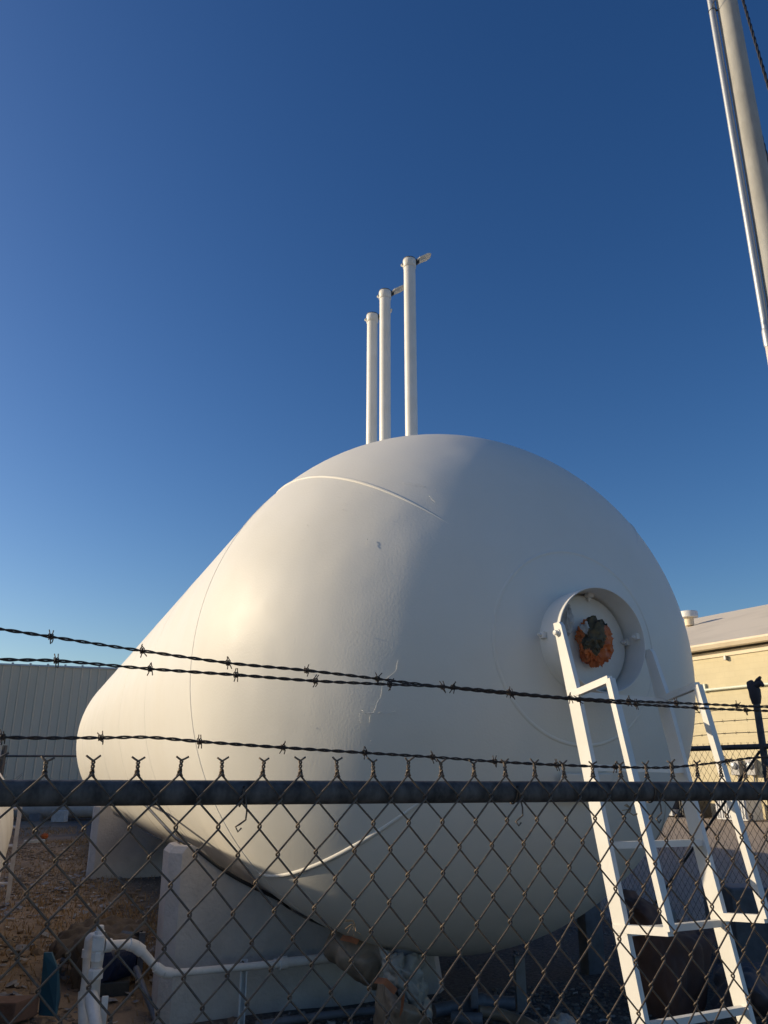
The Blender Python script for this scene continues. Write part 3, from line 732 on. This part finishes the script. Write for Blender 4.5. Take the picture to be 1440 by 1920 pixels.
# ladder standing at its far end
l2 = thing('fixed_ladder', W(6.2, 2.98, 0), 'small weathered ladder standing past the end of the neighbouring tank', 'ladder')
for du in (0, .34): MB().bar(W(6.3, 2.80 + du, -.02), W(5.9, 2.80 + du, 1.4), .05, .03, S).build('stringer', M['pvc'], l2)
for k in range(6):
    z = .2 + k * .22; MB().tube([W(6.3 - .286 * z, 2.80, z), W(6.3 - .286 * z, 3.14, z)], .016, 8).build('rung', M['pvc'], l2)
def VG(x, y, h=0.):
    v = px3(x - 720, y - 960, 1.0) - np.array([0, 0, EYE]); return np.array([0, 0, EYE]) + v * ((h - EYE) / v[2])
def cloth(name, ctrl, mt, label=None, cat=None, n=46, amp=.03, freq=5., seed=0., thick=.004, parent=None, fine=.3, fold=None):
    """sheet through a grid of control points, wrinkled"""
    G = np.array(ctrl, float); a, b = G.shape[:2]
    def cr(P, t):
        k = len(P); f = t * (k - 1); i = min(int(f), k - 2); f -= i
        p0 = P[max(i - 1, 0)]; p1 = P[i]; p2 = P[i + 1]; p3 = P[min(i + 2, k - 1)]
        return .5 * (2 * p1 + (p2 - p0) * f + (2 * p0 - 5 * p1 + 4 * p2 - p3) * f * f + (3 * p1 - p0 - 3 * p2 + p3) * f**3)
    vs = []
    for i in range(n):
        row = np.array([cr(G[k], i / (n - 1)) for k in range(a)])
        for j in range(n): vs.append(cr(row, j / (n - 1)))
    vs = np.array(vs).reshape(n, n, 3)
    dx = np.gradient(vs, axis=0); dy = np.gradient(vs, axis=1); nn = np.cross(dx, dy); nn /= np.linalg.norm(nn, axis=2)[..., None] + 1e-9
    out = []
    for i in range(n):
        for j in range(n):
            p = vs[i, j]; q = Vector((p[0] * freq + seed, p[1] * freq, p[2] * freq * .6))
            h = (.5 - abs(noise.noise(q))) * 2 * amp + (.5 - abs(noise.noise(q * 2.6))) * amp * fine * 2
            out.append(p + nn[i, j] * h)
    fs = [(i * n + j, i * n + j + 1, (i + 1) * n + j + 1, (i + 1) * n + j) for i in range(n - 1) for j in range(n - 1)]
    o = MB().add(out, fs).build(name, mt, parent, smooth=60, origin=None if parent else G[a // 2, b // 2])
    sd = o.modifiers.new('thickness', 'SOLIDIFY'); sd.thickness = thick
    if label: tag(o, label, cat)
    return o
cloth('orange_tarp', [[W(t, u2 - r2 * math.sin(a_), z2 + (r2 + .02) * math.cos(a_)) for t in (2.2, 2.9, 3.6, 4.2)] for a_ in (-.5, 0, .4, .72)], mat('faded_orange_tarp', (.42, .17, .09), .8), 'faded orange tarp thrown over the top of the neighbouring tank', 'tarp', amp=.03, seed=2)

# unseen shed added off to the left, its eave set to shade the yard
sh = thing('shade_shed', W(20, 17, 0), 'long unseen shed added left of the yard to shade it', 'building')
t0, t1, us, hs = 3.5, 52., 14., 5.9
MB().box(W((t0 + t1) / 2, us + 4, hs / 2 - .1), t1 - t0, 8, hs, (A, -S, Z)).build('wall', M['greyblock'], sh)
MB().prism([W(t0 - .2, us - .2, hs - .1), W(t0 - .2, us + 4, hs + .7), W(t0 - .2, us + 8.2, hs - .1)], A * (t1 - t0 + .4)).build('roof', M['metalwall'], sh, recalc=True)

# far white tank on the ground, trailer wheel, carton
ft = thing('storage_tank', (-12, 27, 0), 'distant white tank lying low in front of the grey metal building', 'storage tank')
MB().lathe((-12.6, 27, .50), (1, .05, 0), [(-.3, .04), (-.25, .2), (-.1, .38), (.1, .46), (9, .46), (9.3, .25), (9.4, .05)], n=40).build('shell', M['fabricwhite'], ft, smooth=60)
for x in (-11.2, -6.): MB().box((x, 27.05, .05), .35, .9, .3).build('saddle', M['greyblock'], ft)
wh = thing('trailer_wheel', (-12.75, 26.2, .42), 'worn ribbed tyre standing at the end of the distant tank', 'wheel')
MB().lathe((-12.75, 26.2, .42), (1, .35, 0), [(-.11, .28), (-.12, .38), (-.08, .42), (.08, .42), (.12, .38), (.11, .28)], n=36, caps=(False, False)).build('tyre', M['tyre'], wh, smooth=40)
MB().lathe((-12.75, 26.2, .42), (1, .35, 0), [(-.06, .06), (-.05, .28), (.05, .28), (.06, .06)], n=24).build('rim', M['trim'], wh, smooth=40)
tag(MB().box((-10.15, 26.0, .16), .42, .3, .34, bev=.02).build('carton', M['paper'], origin=(-10.15, 26, 0)), 'pale square carton by the foot of the distant tank', 'box')

# ------------------------------------------------------------------ pump and piping at the lower left
def V(x, y, d): return px3(x - 720, y - 960, d)
def axes_to(p, q):
    d = unit(arr(q) - arr(p)); return d
pv = thing('valve_piping', V(185, 1925, 4.6), 'white plastic riser with square valve and bent outlet pipe in front of the saddle', 'pipe')
dd = 4.6
def VT(x, y, t):
    v = V(x, y, 1.0) - np.array([0, 0, EYE]); o = np.array([0, 0, EYE])
    return o + v * ((t - (o - TC) @ A) / (v @ A))
rA = .046
x_ = lambda px, py, d=dd: V(px, py, d)
fx = unit(np.array([.97, .25, 0])); fy = np.array([-fx[1], fx[0], 0]); c = x_(185, 1770)
MB().tube([x_(184, 1786), x_(181, 1812), x_(177, 1850), x_(175, 1872)], [.036, .033, .033, .036], 18).build('valve_body', M['pvc'], pv, smooth=40)
m = MB(); m.box(c, .072, .072, .075, (fx, fy, Z), bev=.010); m.lathe(c + Z * .036, Z, [(0, .042), (.012, .042), (.018, .036)], n=20)
m.lathe(c - Z * .066, Z, [(-.03, .030), (-.02, .038), (.02, .038), (.03, .034)], n=8); m.lathe(c - Z * .155, Z, [(-.03, .036), (-.024, .044), (.02, .044), (.028, .036)], n=8)
m.build('valve_block', M['pvc'], pv)
m = MB(); m.lathe(c + Z * .05, Z, [(0, .032), (.018, .031), (.02, .024), (.046, .022), (.05, .017)], n=8); m.build('valve_nut', M['pvc'], pv)
P = [x_(166, 1764, 4.72), x_(163, 1790, 4.72), x_(161, 1830, 4.7), x_(158, 1862, 4.68)]
MB().tube([P[0] + Z * .030 + fx * .035, P[0] + Z * .024 + fx * .014, P[0] + Z * .008] + P, [.018, .022, .023, .0235, .023, .023, .027], 18).build('riser_pipe', M['pvc'], pv, smooth=50)
for z_ in (1787, 1835): q_ = x_(162.5, z_, 4.715); MB().tube([q_ + Z * .022, q_ - Z * .022], .028, 18).build('pipe_socket', M['pvc'], pv, smooth=50)
MB().tube([x_(155, 1858, 4.7), x_(156, 1870, 4.68), x_(157, 1920, 4.6), x_(158, 2010, 4.4)], [.025, .031, .031, .031], 18).build('drain_pipe', M['pvc'], pv, smooth=50)
MB().tube([x_(171, 1866, 4.55), x_(173, 1880, 4.5), x_(177, 1905, 4.42), x_(184, 1960, 4.25), x_(186, 2010, 4.2)], [.036, .042, .035, .035, .035], 18).build('lower_pipe', M['pvc'], pv, smooth=50)
m = MB(); m.box(x_(195, 1895, 4.5), .036, .014, .15, (fx, fy, Z), bev=.004); m.build('tag_plate', M['pvc'], pv)
# outlet: short level run, elbow, slope, elbow, long level run to the wrapped valve
o1 = x_(195, 1773, 4.6); o2 = x_(246, 1770, 4.7); o3 = x_(262, 1779, 4.73); o4 = VT(298, 1820, .12); o5 = VT(314, 1826, .14); o6 = VT(457, 1813, .22); o7 = VT(625, 1796, .28)
rp = .0225; dr = unit(o7 - o6); q1 = o6 + (o7 - o6) * .40
MB().tube([o1, o2, (o2 + o3) / 2 + Z * .004, o3, o4, (o4 + o5) / 2 - Z * .004, o5, o6, q1, o7], [.027, .027, .027, .027, rp, rp, rp, rp, rp, rp], 18).build('outlet_pipe', M['pvc'], pv, smooth=60)
for a_, b_, r_ in ((o1, o1 + (o2 - o1) * .24, .037), (o2 - (o2 - o1) * .10, (o2 + o3) / 2, .035), ((o2 + o3) / 2, o3 + (o4 - o3) * .12, .035), (o4 - (o4 - o3) * .16, (o4 + o5) / 2, .031), ((o4 + o5) / 2, o5 + (o6 - o5) * .05, .031)):
    MB().tube([a_, b_], r_, 18).build('elbow', M['pvc'], pv, smooth=50)
m = MB(); m.lathe(q1, dr, [(-.045, .024), (-.045, .030), (-.01, .030), (-.01, .040), (.04, .040), (.04, .031), (.6, .031)], n=18); m.build('union', M['pvc'], pv, smooth=40)
# strut post with clamp carrying the level run
st = thing('strut_post', V(457, 1950, 5.3), 'slotted steel strut post clamped to the level pipe before the saddle', 'post')
sb = o6 + np.array([.0, .03, 0]); hx = unit(np.array([.95, .3, 0])); hy = np.array([-hx[1], hx[0], 0])
zt_ = o6[2] + .03
m = MB(); h_ = zt_ + .05
for du, wd_ in ((-.019, .003), (.019, .003)): m.box(arr([sb[0], sb[1], h_ / 2 - .05]) + hx * du + hy * .025, wd_, .041, h_, (hx, hy, Z))
m.box(arr([sb[0], sb[1], h_ / 2 - .05]) + hy * .046, .041, .003, h_, (hx, hy, Z))
for du in (-.0165, .0165): m.box(arr([sb[0], sb[1], h_ / 2 - .05]) + hx * du + hy * .005, .008, .003, h_, (hx, hy, Z))
m.build('channel', M['trim'], st)
m = MB(); m.tube([sb - dr * .014 + (Z * math.cos(a_) + np.cross(dr, Z) * math.sin(a_)) * .027 for a_ in np.linspace(0, TAU, 16, endpoint=False)], .005, 6, closed=True); m.build('clamp', M['darkmetal'], st)

# pump under its canvas cover
pm = thing('water_pump', V(225, 1880, 6.1), 'dark blue pump motor sheltered under brown canvas by the white valve', 'pump')
c = V(212, 1806, 5.8); d = unit(V(240, 1800, 6.1) - V(190, 1808, 5.8))
MB().lathe(c, d, [(-.16, .05), (-.15, .11), (-.12, .125), (.10, .125), (.12, .10), (.2, .09)], n=28).build('motor', M['motorblue'], pm, smooth=50)
m = MB()
for k in range(10): m.lathe(c, d, [(-.10 + k * .021, .128), (-.094 + k * .021, .134), (-.088 + k * .021, .128)], n=28, caps=(False, False))
m.build('cooling_fin', M['motorblue'], pm)
MB().box(c - Z * .15 + d * .0, .26, .16, .10, (d, np.cross(Z, d), Z), bev=.02).build('foot', M['motorblue'], pm)
MB().box(V(210, 1858, 5.7), .24, .2, .16, (hx, hy, Z), bev=.012).build('base', M['darkmetal'], pm)
tbl = thing('work_table', V(215, 1880, 6.3), 'small steel table frame holding up the brown canvas beside the saddle', 'table')
for px_, py_, dp in ((268, 1740, 6.0), (112, 1800, 6.2), (262, 1742, 6.6)):
    p = V(px_, py_, dp); MB().bar(arr([p[0], p[1], -.03]), p - Z * .03, .045, .045, hx).build('leg', M['post_grey'], tbl)
MB().prism([V(112, 1800, 6.2) - Z * .035, V(268, 1740, 6.0) - Z * .035, V(262, 1742, 6.6) - Z * .035, V(150, 1722, 6.8) - Z * .05], Z * .02).build('top', M['darkmetal'], tbl)
cloth('canvas_cover', [[V(82, 1800, 6.15), V(100, 1750, 6.3), V(160, 1716, 6.6), V(195, 1714, 6.75), V(285, 1716, 6.8)],
                       [V(84, 1806, 6.0), V(112, 1762, 6.1), V(160, 1733, 6.3), V(196, 1726, 6.4), V(278, 1732, 6.5)],
                       [V(110, 1800, 5.9), V(128, 1785, 5.85), V(158, 1752, 5.9), V(192, 1742, 6.0), V(272, 1744, 6.05)],
                       [V(128, 1862, 5.8), V(140, 1850, 5.7), V(156, 1790, 5.75), V(178, 1756, 5.85), V(238, 1766, 5.9)],
                       [V(118, 1950, 5.7), V(138, 1940, 5.55), V(156, 1900, 5.6), V(172, 1800, 5.75), V(226, 1772, 5.85)]], M['tarp'], 'weathered brown canvas draped over the pump and table at lower left', 'canvas', n=80, amp=.04, freq=4.5, seed=11, fine=.7)
m = MB(); m.prism([V(82, 1786, 5.2), V(96, 1786, 5.2), V(108, 1818, 5.15), V(111, 1870, 5.1), V(104, 1906, 5.05), V(72, 1904, 5.1)], np.array([.004, .014, 0]))
tag(m.build('teal_panel', M['bluepanel'], origin=V(85, 1900, 5.5), recalc=True), 'dark teal sheet panel standing under the edge of brown canvas', 'panel')
bk = VG(12, 1893, .06)
tag(MB().box(bk, .34, .20, .12, (unit(np.array([.9, -.35, .1])), unit(np.array([.35, .9, 0])), Z), bev=.012).build('loose_block', M['brick'], origin=bk), 'red brown block lying in the dirt left of teal panel', 'block')
m = MB(); m.tube([V(255, 1815, 5.5), V(272, 1860, 5.3), V(300, 1930, 5.0)], .021, 12); tag(m.build('sloping_pipe', M['post_grey'], origin=V(272, 1860, 5.3), smooth=60), 'thin grey pipe slanting down beside the left end of the saddle', 'pipe')

# wrapped valve hanging under the head
wv = thing('wrapped_fitting', W(-.9, .35, 0), 'pipe fitting wrapped in tan and grey plastic sheets under the tank belly', 'wrapped pipe')
cloth('tan_sheet', [[V(622, 1742, 4.95), V(650, 1752, 4.95), V(690, 1765, 4.9), V(728, 1775, 4.85)],
                    [V(606, 1782, 5.0), V(640, 1790, 4.85), V(680, 1800, 4.8), V(716, 1810, 4.8)],
                    [V(622, 1810, 5.0), V(650, 1825, 4.85), V(682, 1838, 4.8), V(708, 1846, 4.8)],
                    [V(640, 1822, 5.05), V(660, 1840, 4.95), V(688, 1856, 4.85), V(706, 1862, 4.85)]], M['brownplastic'], n=40, amp=.018, freq=7, seed=5, parent=wv)
cloth('grey_sheet', [[V(700, 1776, 4.8), V(732, 1782, 4.72), V(765, 1786, 4.72), V(802, 1788, 4.85)],
                     [V(708, 1815, 4.75), V(735, 1820, 4.62), V(772, 1822, 4.62), V(805, 1830, 4.8)],
                     [V(712, 1850, 4.75), V(742, 1856, 4.6), V(785, 1862, 4.62), V(814, 1872, 4.8)],
                     [V(720, 1880, 4.8), V(760, 1890, 4.6), V(800, 1900, 4.65), V(816, 1925, 4.8)]], M['plastic'], n=54, amp=.035, freq=9, seed=8, parent=wv, fine=.5)
cloth('tan_bag', [[V(704, 1838, 4.72), V(720, 1848, 4.6), V(752, 1868, 4.52), V(778, 1884, 4.55)],
                  [V(700, 1875, 4.7), V(725, 1885, 4.5), V(760, 1895, 4.45), V(800, 1908, 4.55)],
                  [V(696, 1905, 4.7), V(725, 1915, 4.5), V(765, 1925, 4.45), V(806, 1930, 4.6)],
                  [V(694, 1960, 4.7), V(725, 1970, 4.5), V(765, 1970, 4.45), V(808, 1970, 4.6)]], M['brownplastic'], n=44, amp=.02, freq=8, seed=21, parent=wv)
MB().lathe(V(760, 1850, 4.8), Z, [(-.55, .10), (-.1, .12), (.1, .10), (.24, .08)], n=18).build('fitting', M['post_grey'], wv, smooth=50)
for q_ in ([(704, 1838), (722, 1840), (742, 1860)], [(756, 1862), (755, 1880), (752, 1902)], [(640, 1758), (660, 1762), (672, 1766)]):
    dps = 4.43 if q_[0][0] != 640 else 4.88
    m = MB(); P = [V(a_, b_, dps) for a_, b_ in q_]
    w_ = np.array([.010, .004, .014]) ; m.add([p - w_ for p in P] + [p + w_ for p in P] + [p - w_ + np.array([0, .004, 0]) for p in P] + [p + w_ + np.array([0, .004, 0]) for p in P], [(0, 1, 4, 3), (1, 2, 5, 4), (6, 9, 10, 7), (7, 10, 11, 8), (0, 3, 9, 6), (2, 8, 11, 5), (0, 6, 7, 1), (1, 7, 8, 2), (3, 4, 10, 9), (4, 5, 11, 10)])
    m.build('orange_tape', M['tape'], wv)

# pipes lying on the gravel at the bottom
gp = thing('ground_pipes', V(840, 1900, 5.6), 'grey pipe run with couplings lying on dark gravel under the tank', 'pipe')
m = MB(); g1 = VG(812, 1896, .06); g2 = VG(900, 1878, .07); g3 = VG(965, 1882, .06); m.tube([g1, g2, g3], .042, 14); m.tube([VG(846, 1908, .05), VG(905, 1911, .05)], .036, 12); m.build('run', M['post_grey'], gp, smooth=60)
m = MB(); dg = unit(g2 - g1)
for f_ in (.62, .95): m.lathe(g1 + (g2 - g1) * f_, dg, [(-.04, .052), (.04, .052)], n=16)
m.box(VG(888, 1868, .13), .05, .1, .12, bev=.01); m.build('coupling', M['post_grey'], gp, smooth=40)
m = MB(); m.tube([VG(898, 1896, .08), VG(940, 1902, .06), VG(985, 1918, .05), VG(1040, 1950, .04)], .035, 12); tag(m.build('brown_pipe', M['brownplastic'], origin=VG(940, 1902), smooth=60), 'short brown pipe angling forward from the grey pipes on gravel', 'pipe')
m = MB(); m.tube([VG(480, 1922, .03), VG(600, 1905, .03), VG(720, 1893, .03)], .024, 10); tag(m.build('long_pipe', M['post_grey'], origin=VG(600, 1907), smooth=60), 'long thin grey pipe lying on gravel along the saddle foot', 'pipe')
m = MB(); m.box(arr([*VG(978, 1890)[:2], .10]), .07, .06, .42, bev=.006); tag(m.build('short_stake', M['greyblock'], origin=VG(978, 1890)), 'short grey stake standing in the dark gravel before the tank', 'stake')

# black hose hanging along the underside by the saddle
m = MB(); hose = [W(5.0, 1.72, 1.3), W(2.6, 1.715, 1.22), W(.95, 1.70, 1.06), W(.49, 1.62, 1.01), W(.485, 1.47, .90), W(.48, 1.35, .828), W(.48, 1.2, .752), W(.48, 1.0, .66), W(.7, .85, .52)]
m.tube(hose, .012, 8); tag(m.build('black_hose', M['blackcable'], smooth=180, origin=hose[2]), 'thin black hose running along the belly of the tank over the saddle', 'hose')

# ------------------------------------------------------------------ clutter right, in the shade behind the ladder
cloth('rust_canvas', [[V(1172, 1660, 5.60), V(1200, 1668, 5.69), V(1235, 1700, 5.77), V(1300, 1728, 5.86), V(1345, 1740, 5.95)],
                      [V(1172, 1690, 5.34), V(1205, 1700, 5.25), V(1245, 1722, 5.25), V(1300, 1748, 5.34), V(1345, 1760, 5.51)],
                      [V(1176, 1760, 5.25), V(1215, 1770, 5.16), V(1255, 1790, 5.12), V(1300, 1800, 5.16), V(1340, 1810, 5.34)],
                      [V(1186, 1840, 5.16), V(1225, 1860, 5.08), V(1260, 1870, 5.03), V(1300, 1880, 5.08), V(1335, 1880, 5.25)],
                      [V(1195, 1905, 5.16), V(1228, 1920, 5.08), V(1262, 1925, 5.03), V(1300, 1925, 5.08), V(1330, 1925, 5.25)]], M['rusttarp'], 'rust brown canvas heaped over stored gear behind the ladder', 'canvas', n=56, amp=.045, freq=4, seed=31)
tag(MB().box(arr([*VG(1252, 1882)[:2], .27]), .25, .05, .62, (unit(np.array([.95, .2, 0])), unit(np.array([-.2, .95, .12])), Z), bev=.01).build('grey_board', M['greyblock'], origin=VG(1252, 1882)), 'grey upright board leaning on the rust canvas behind the ladder', 'board')
tag(MB().box(arr([*VG(1112, 1818)[:2], .25]), .17, .12, .58, (S, A, Z), bev=.012).build('steel_post', M['post_grey'], origin=VG(1112, 1818)), 'short dark blue grey post standing under the right side of the tank', 'post')
tag(MB().box(arr([*VG(1412, 1805)[:2], .28]), .34, .3, .62, bev=.02).build('grey_bin', M['post_grey'], origin=VG(1412, 1805)), 'squarish dark grey bin at the right edge behind the fence', 'bin')
tag(MB().box(arr([*VG(1362, 1790)[:2], .26]), .22, .2, .55, bev=.015).build('grey_box', M['greyblock'], origin=VG(1362, 1790)), 'narrow grey box just left of the dark grey bin', 'box')
cloth('dark_sheet', [[VG(1330, 1800, .10), VG(1385, 1790, .22), VG(1450, 1800, .15)], [VG(1330, 1850, .06), VG(1390, 1838, .26), VG(1450, 1860, .2)], [VG(1325, 1915, .01), VG(1390, 1905, .02), VG(1460, 1920, .01)]], mat('dark_purple_sheet', (.07, .058, .065), .7), 'crumpled dark sheet on the ground at the lower right corner', 'sheet', n=40, amp=.05, freq=4, seed=41)
cloth('grey_scrap_sheet', [[VG(1005, 1905, .03), VG(1050, 1888, .12), VG(1085, 1905, .05)], [VG(1005, 1925, .04), VG(1050, 1915, .16), VG(1090, 1925, .06)], [VG(1000, 1950, .0), VG(1050, 1945, .03), VG(1095, 1950, .0)]], M['plastic'], 'grey crumpled sheet lying on gravel at the bottom centre right', 'sheet', n=30, amp=.04, freq=6, seed=51)

# ------------------------------------------------------------------ ground cover
def gz(x, y): return noise.noise(Vector((x * .5, y * .5, 1))) * .035 + noise.noise(Vector((x * 1.9, y * 1.9, 4))) * .018 - .02
m = MB(); n_ = 0
while n_ < 15000:
    t = rnd.uniform(-2, 20); u = rnd.uniform(.4, 9)
    p = W(t, u, 0)
    if t > .4 and t < 1.0 and u < 1.85: continue
    if abs(p[0]) > .62 * p[1] + 1: continue
    dens = noise.noise(Vector((p[0] * .55, p[1] * .55, 7))) + .25 + (.35 if (1.0 < t < 8 and .8 < u < 3.0) else 0) - (.5 if u < 1.3 else 0) - (.6 if t < .4 else 0)
    if rnd.random() > dens: continue
    h = rnd.uniform(.02, .075) * (1.3 if 1.0 < t < 6 and u < 2.6 else 1); a = rnd.uniform(0, TAU); wd_ = rnd.uniform(.003, .007) * (1 + t * .06); lx, ly = rnd.uniform(-1, 1) * h * .9, rnd.uniform(-1, 1) * h * .9
    b0 = np.array([p[0], p[1], gz(p[0], p[1]) - .004]); s_ = np.array([math.cos(a), math.sin(a), 0]) * wd_
    m.add([b0 - s_, b0 + s_, b0 + np.array([lx * .4, ly * .4, h * .6]) + s_ * .6, b0 + np.array([lx * .4, ly * .4, h * .6]) - s_ * .6, b0 + np.array([lx, ly, h])], [(0, 1, 2, 3), (3, 2, 4)]); n_ += 1
tag(m.build('dry_grass', M['drygrass']), 'short dry brown grass growing across the dirt yard', 'grass', kind='stuff')
m = MB(); n_ = 0
ico = bmesh.new(); bmesh.ops.create_icosphere(ico, subdivisions=1, radius=1); iv = [arr(v.co) for v in ico.verts]; ico.verts.index_update(); if_ = [[v.index for v in f.verts] for f in ico.faces]; ico.free()
while n_ < 6500:
    t = rnd.uniform(-3.2, 9); u = rnd.uniform(-3.0, 3.4)
    if rnd.random() < .35: t = rnd.uniform(-1.5, .5); u = rnd.uniform(-1.5, 3)
    if .4 < t < 1.0 and u < 1.85: continue
    if u > 1.6 and noise.noise(Vector((t, u, 2))) < .05: continue
    p = W(t, u, 0); s_ = rnd.uniform(.006, .02) * (1.2 if rnd.random() < .1 else 1)
    R3 = np.array([rnd.uniform(.7, 1.3), rnd.uniform(.7, 1.3), rnd.uniform(.45, .8)]) * s_
    m.add([arr([p[0], p[1], gz(p[0], p[1]) + R3[2] * .3]) + v * R3 * rnd.uniform(.8, 1.2) for v in iv], if_); n_ += 1
tag(m.build('gravel', M['stone'], smooth=30), 'dark loose gravel under the tank', 'gravel', kind='stuff')
m = MB(); n_ = 0
while n_ < 3200:
    t = rnd.uniform(.2, 15); u = rnd.uniform(1.2, 7)
    if noise.noise(Vector((t * .7, u * .7, 12))) < rnd.uniform(-.35, .3): continue
    if .4 < t < 1.0 and u < 1.85: continue
    p = W(t, u, 0); s_ = rnd.uniform(.012, .045) * (1.5 if rnd.random() < .08 else 1)
    R3 = np.array([rnd.uniform(.7, 1.3), rnd.uniform(.7, 1.3), rnd.uniform(.3, .7)]) * s_
    m.add([arr([p[0], p[1], gz(p[0], p[1]) + R3[2] * .2]) + v * R3 * rnd.uniform(.7, 1.25) for v in iv], if_); n_ += 1
tag(m.build('dirt_clods', mat('dry_clod', (.24, .17, .115), .95, col2=(.12, .09, .07), scale=9), smooth=30), 'dry crumbly dirt clods across the brown yard', 'dirt', kind='stuff')
def litter(n, mt, label, seed, tr, ur, smin, smax):
    r2_ = random.Random(seed); m = MB()
    for k in range(n):
        while True:
            t = r2_.uniform(*tr); u = r2_.uniform(*ur)
            if noise.noise(Vector((t * .8, u * .8, seed))) > r2_.uniform(-.3, .3): break
        p = W(t, u, 0); s_ = r2_.uniform(smin, smax); a = r2_.uniform(0, TAU); c = arr([p[0], p[1], gz(p[0], p[1]) + .006])
        X = np.array([math.cos(a), math.sin(a), r2_.uniform(-.3, .3)]); Y = np.array([-math.sin(a), math.cos(a), r2_.uniform(-.3, .3)])
        pts = [c + X * s_ * math.cos(b) * r2_.uniform(.5, 1.1) + Y * s_ * .6 * math.sin(b) * r2_.uniform(.5, 1.1) + Z * r2_.uniform(0, s_ * .35) for b in np.linspace(0, TAU, 7, endpoint=False)]
        m.add(pts + [c + Z * s_ * .3], [(i, (i + 1) % 7, 7) for i in range(7)])
    return tag(m.build('litter', mt), label, 'litter', kind='stuff')
litter(520, M['paper'], 'pale scraps of paper and chips scattered over the dirt', 3, (.5, 16), (1.6, 6.5), .012, .05)
litter(420, M['bluescrap'], 'slate coloured scraps and rubble scattered by the saddles', 6, (.9, 9), (1.2, 4.5), .02, .095)
litter(160, M['plastic'], 'dull scraps lying on the dark gravel before the tank', 9, (-2.5, .4), (-2.5, 3.2), .015, .06)
crumple('orange_scrap', W(16.0, 2.22, .05), (S, A, Z), (.07, .05, .055), 5, [M['orange']], 'small orange scrap lying in the dirt far left', 'scrap')
tag(MB().box(W(14.6, 2.45, .05), .42, .12, .06, (unit(S + A * .1), unit(A - S * .1), Z), bev=.01).build('white_stick', M['paper'], origin=W(14.6, 2.45, 0)), 'short white stick lying in dirt near the orange scrap', 'stick')
# tangle of dry brush by the far left fence
m = MB()
for k in range(260):
    b0 = np.array([-10.9 + rnd.gauss(0, .5), 19.4 + rnd.gauss(0, .4), 0.]); d = unit(np.array([rnd.gauss(0, .45), rnd.gauss(0, .4), 1])); h = rnd.uniform(.9, 2.15)
    mid = b0 + d * h * .5 + np.array([rnd.gauss(0, .08), rnd.gauss(0, .08), 0]); m.tube([b0, mid, b0 + d * h + np.array([rnd.gauss(0, .2), rnd.gauss(0, .2), 0])], [.012, .008, .003], 4)
tag(m.build('dry_bush', M['brush'], origin=(-10.9, 19.4, 0)), 'reddish bare bush at the far left before the metal building', 'bush')
